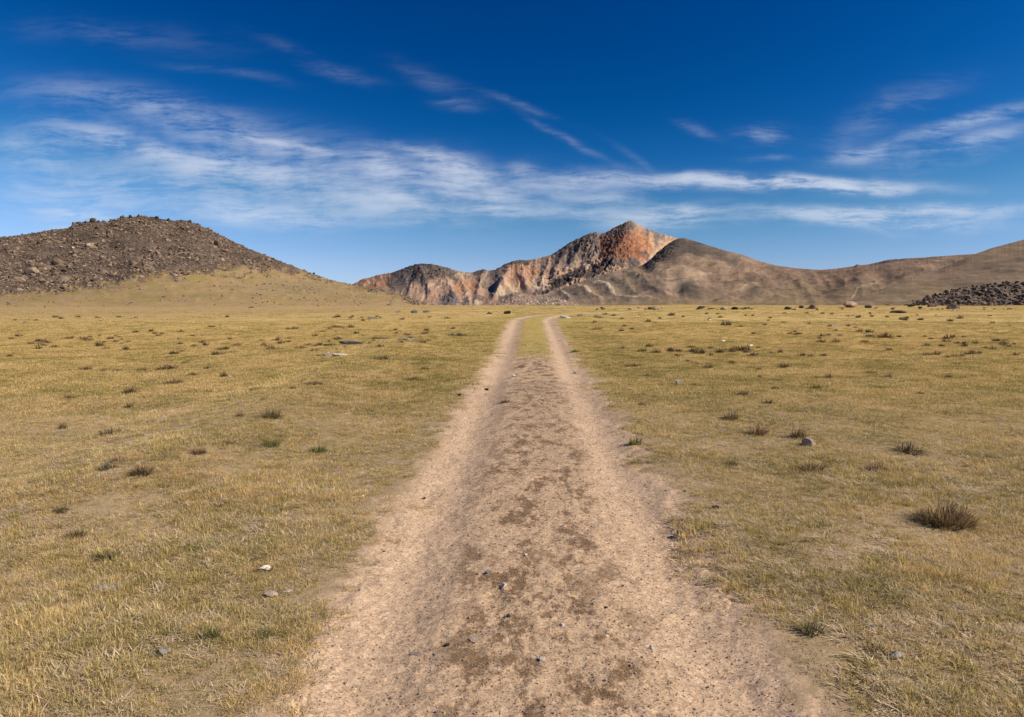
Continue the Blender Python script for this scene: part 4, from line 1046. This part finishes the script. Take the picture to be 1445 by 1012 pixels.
# ------------------------------------------------------------------ light, sky, camera
SUN_EL, SUN_AZ = math.radians(40), math.radians(106)
def build_world():
    w = bpy.data.worlds.new('World'); SC.world = w; w.use_nodes = True
    w.cycles.sampling_method = 'MANUAL'; w.cycles.sample_map_resolution = 256
    t = NT(w.node_tree); bg = w.node_tree.nodes['Background']
    sky = t.n.new('ShaderNodeTexSky'); sky.sky_type = 'NISHITA'; sky.sun_disc = False
    sky.sun_elevation = SUN_EL; sky.sun_rotation = SUN_AZ
    sky.altitude = 4200; sky.air_density = 1.0; sky.dust_density = .05; sky.ozone_density = 3.0
    D = t.n.new('ShaderNodeTexCoord').outputs['Generated']
    sep = t.n.new('ShaderNodeSeparateXYZ'); t.l.new(D, sep.inputs[0])
    yy = t.m('MAXIMUM', t.m('ABSOLUTE', sep.outputs[1]), .05)
    a = t.m('DIVIDE', sep.outputs[0], yy); b = t.m('DIVIDE', sep.outputs[2], yy)
    cmb = t.n.new('ShaderNodeCombineXYZ'); t.l.new(a, cmb.inputs[0]); t.l.new(b, cmb.inputs[1])
    Q = cmb.outputs[0]
    # bend the coordinates so that the cirrus frays
    def warped(amt, sc):
        nz = t.n.new('ShaderNodeTexNoise'); nz.inputs['Scale'].default_value = sc; nz.inputs['Detail'].default_value = 4; t.l.new(Q, nz.inputs['Vector'])
        s = t.n.new('ShaderNodeVectorMath'); s.operation = 'SUBTRACT'; t.l.new(nz.outputs['Color'], s.inputs[0]); s.inputs[1].default_value = (.5, .5, .5)
        m = t.n.new('ShaderNodeVectorMath'); m.operation = 'SCALE'; t.l.new(s.outputs[0], m.inputs[0]); m.inputs['Scale'].default_value = amt
        ad = t.n.new('ShaderNodeVectorMath'); ad.operation = 'ADD'; t.l.new(Q, ad.inputs[0]); t.l.new(m.outputs[0], ad.inputs[1])
        return ad.outputs[0]
    W1 = warped(.07, 4.5); W2 = warped(.026, 9)
    # (x0, y0, x1, y1, half width, strength) in photo pixels, turned into directions
    st = [(80, 128, 330, 172, 18, .2), (80, 135, 470, 212, 24, .3), (320, 182, 470, 215, 6, .6), (80, 180, 200, 215, 18, .5), (140, 205, 360, 240, 15, .55), (220, 222, 450, 245, 22, .85), (80, 250, 500, 280, 34, .36), (250, 190, 500, 230, 16, .35),
          (270, 300, 480, 305, 18, .7), (80, 300, 170, 310, 8, .6), (80, 325, 130, 318, 9, .8), (400, 265, 640, 300, 26, .45), (520, 232, 570, 250, 20, .7), (600, 235, 690, 252, 20, 1.0), (560, 205, 640, 228, 9, .45), (480, 245, 800, 265, 24, .5), (560, 260, 760, 285, 16, .6),
          (480, 285, 620, 290, 12, .3), (540, 275, 600, 295, 7, .45), (600, 300, 830, 302, 9, .6), (480, 312, 700, 310, 9, .4), (730, 240, 760, 245, 10, .5), (760, 258, 900, 255, 14, .55), (800, 280, 900, 282, 10, .4),
          (915, 255, 1255, 264, 10, 1.5), (930, 251, 1110, 257, 7, .8), (1120, 262, 1262, 267, 10, 1.3), (1100, 306, 1365, 309, 13, 1.1), (1150, 302, 1445, 296, 10, .9), (840, 302, 1000, 302, 16, .75), (930, 298, 1005, 305, 12, .6),
          (1045, 197, 1100, 190, 13, .26), (1060, 225, 1110, 224, 5, .14), (1180, 222, 1260, 205, 12, .55), (1290, 188, 1445, 150, 10, .6), (1310, 212, 1445, 175, 11, .4), (1180, 190, 1330, 130, 24, .14), (1230, 235, 1445, 200, 18, .16), (965, 175, 1000, 190, 7, .2),
          (690, 135, 770, 162, 6, .13), (560, 95, 660, 135, 14, .07), (630, 145, 665, 152, 9, .16), (760, 175, 840, 218, 6, .16), (430, 88, 510, 114, 9, .08), (250, 92, 390, 112, 7, .07), (380, 60, 520, 108, 10, .06), (880, 210, 940, 250, 6, .08), (40, 40, 300, 70, 20, .06), (0, 200, 100, 220, 30, .4), (0, 270, 200, 285, 40, .3)]
    # streaks gather in four families that share a drift direction
    fam_deg = (-13, -1, -30, 19)
    tot = [None] * 4
    for k, (x0, y0, x1, y1, wd, s) in enumerate(st):
        a0, b0 = ray(x0, y0); a1, b1 = ray(x1, y1)
        L = math.hypot(a1 - a0, b1 - b0) / 2 * 1.12 + .01
        ang = math.atan2(b1 - b0, a1 - a0); dg = math.degrees(ang)
        fam = min(range(4), key=lambda q: abs(((dg - fam_deg[q] + 90) % 180) - 90))
        mp = t.mapping(W1 if wd > 12 else W2, (float(a0 + a1) / 2, float(b0 + b1) / 2, 0), (0, 0, ang), (L, wd / F * 1.0, 1), 'TEXTURE')
        dt = t.n.new('ShaderNodeVectorMath'); dt.operation = 'DOT_PRODUCT'; t.l.new(mp, dt.inputs[0]); t.l.new(mp, dt.inputs[1])
        e = t.m('POWER', .22, dt.outputs['Value'])
        tot[fam] = t.m('MULTIPLY', e, s) if tot[fam] is None else t.m('MULTIPLY_ADD', e, s, tot[fam])
    k = None
    puff = t.noise(W1, 13, 5, .6)
    for q in range(4):
        if tot[q] is None: continue
        ang = math.radians(fam_deg[q])
        n1 = t.noise(t.mapping(W1, (q * 3.1, 0, 0), (0, 0, -ang), (4.2, 30, 1)), 1.0, 8, .66)
        n2 = t.noise(t.mapping(W2, (q * 5.7, 0, 0), (0, 0, -ang - .16), (13, 95, 1)), 1.0, 8, .74)
        nz = t.m('ADD', t.m('MULTIPLY', n1, .46), t.m('ADD', t.m('MULTIPLY', n2, .32), t.m('MULTIPLY', puff, .22)))
        kk = t.m('MULTIPLY', tot[q], t.m('ADD', .10, t.m('MULTIPLY', t.ss(nz, .41, .60), 1.8)))
        k = kk if k is None else t.m('ADD', k, kk)
    alpha = t.m('MULTIPLY', t.m('SUBTRACT', 1, t.m('POWER', .40, k)), .84)
    front = t.m('GREATER_THAN', sep.outputs[1], 0.05)
    alpha = t.m('MULTIPLY', t.m('MULTIPLY', alpha, front), t.ss(sep.outputs[2], 0, .03))
    # deep, dry high-altitude sky behind a polarising filter: a tone curve per channel
    dn = t.n.new('ShaderNodeVectorMath'); dn.operation = 'SCALE'; t.l.new(sky.outputs[0], dn.inputs[0]); dn.inputs['Scale'].default_value = .1
    cv = t.n.new('ShaderNodeRGBCurve'); t.l.new(dn.outputs[0], cv.inputs['Color'])
    for ch, pts in enumerate((((0, 0), (.085, .0), (.115, .004), (.145, .02), (.195, .09), (.292, .22), (.40, .34), (.578, .42), (1, .52)),
                              ((0, 0), (.10, .032), (.171, .072), (.246, .14), (.337, .275), (.468, .41), (.70, .57), (1, .65)),
                              ((0, 0), (.20, .16), (.342, .29), (.457, .42), (.565, .53), (.68, .68), (.85, .80), (1, .85)))):
        cu = cv.mapping.curves[ch]
        cu.points[0].location = pts[0]; cu.points[1].location = pts[-1]
        for q in pts[1:-1]: cu.points.new(*q)
    cv.mapping.update()
    # skylight is polarised most strongly at a right angle to the sun, where the filter dims it
    sd = t.n.new('ShaderNodeVectorMath'); sd.operation = 'DOT_PRODUCT'; t.l.new(D, sd.inputs[0])
    sd.inputs[1].default_value = (math.sin(SUN_AZ) * math.cos(SUN_EL), math.cos(SUN_AZ) * math.cos(SUN_EL), math.sin(SUN_EL))
    pol = t.m('MULTIPLY_ADD', t.m('POWER', t.m('ABSOLUTE', sd.outputs['Value']), 2), 8.0, 8.4)
    up = t.n.new('ShaderNodeVectorMath'); up.operation = 'SCALE'; t.l.new(cv.outputs[0], up.inputs[0]); t.l.new(pol, up.inputs['Scale'])
    c = t.mix(alpha, up.outputs[0], CLOUD)
    t.l.new(c, bg.inputs['Color']); bg.inputs['Strength'].default_value = SKY_STR
SKY_STR = .1
CLOUD = (6.0, 6.5, 7.5)
build_world()
sun = bpy.data.lights.new('sun', 'SUN'); sun.energy = 5.0; sun.angle = math.radians(.53); sun.color = (1, .89, .72)
so = bpy.data.objects.new('sun', sun); COL.objects.link(so)
dv = Vector((math.sin(SUN_AZ) * math.cos(SUN_EL), math.cos(SUN_AZ) * math.cos(SUN_EL), math.sin(SUN_EL)))
so.rotation_euler = dv.to_track_quat('Z', 'Y').to_euler(); so.location = (60, 20, 60)

cam = bpy.data.cameras.new('camera'); co = bpy.data.objects.new('camera', cam); COL.objects.link(co)
cam.sensor_width = 36; cam.lens = 36 * F / 1445; cam.clip_start = .05; cam.clip_end = 40000
co.location = (0, 0, EYE); co.rotation_euler = (math.pi / 2 - PITCH, 0, 0)
SC.camera = co
vs = SC.view_settings; vs.view_transform = 'Standard'; vs.look = 'None'; vs.exposure = .22; vs.gamma = 1
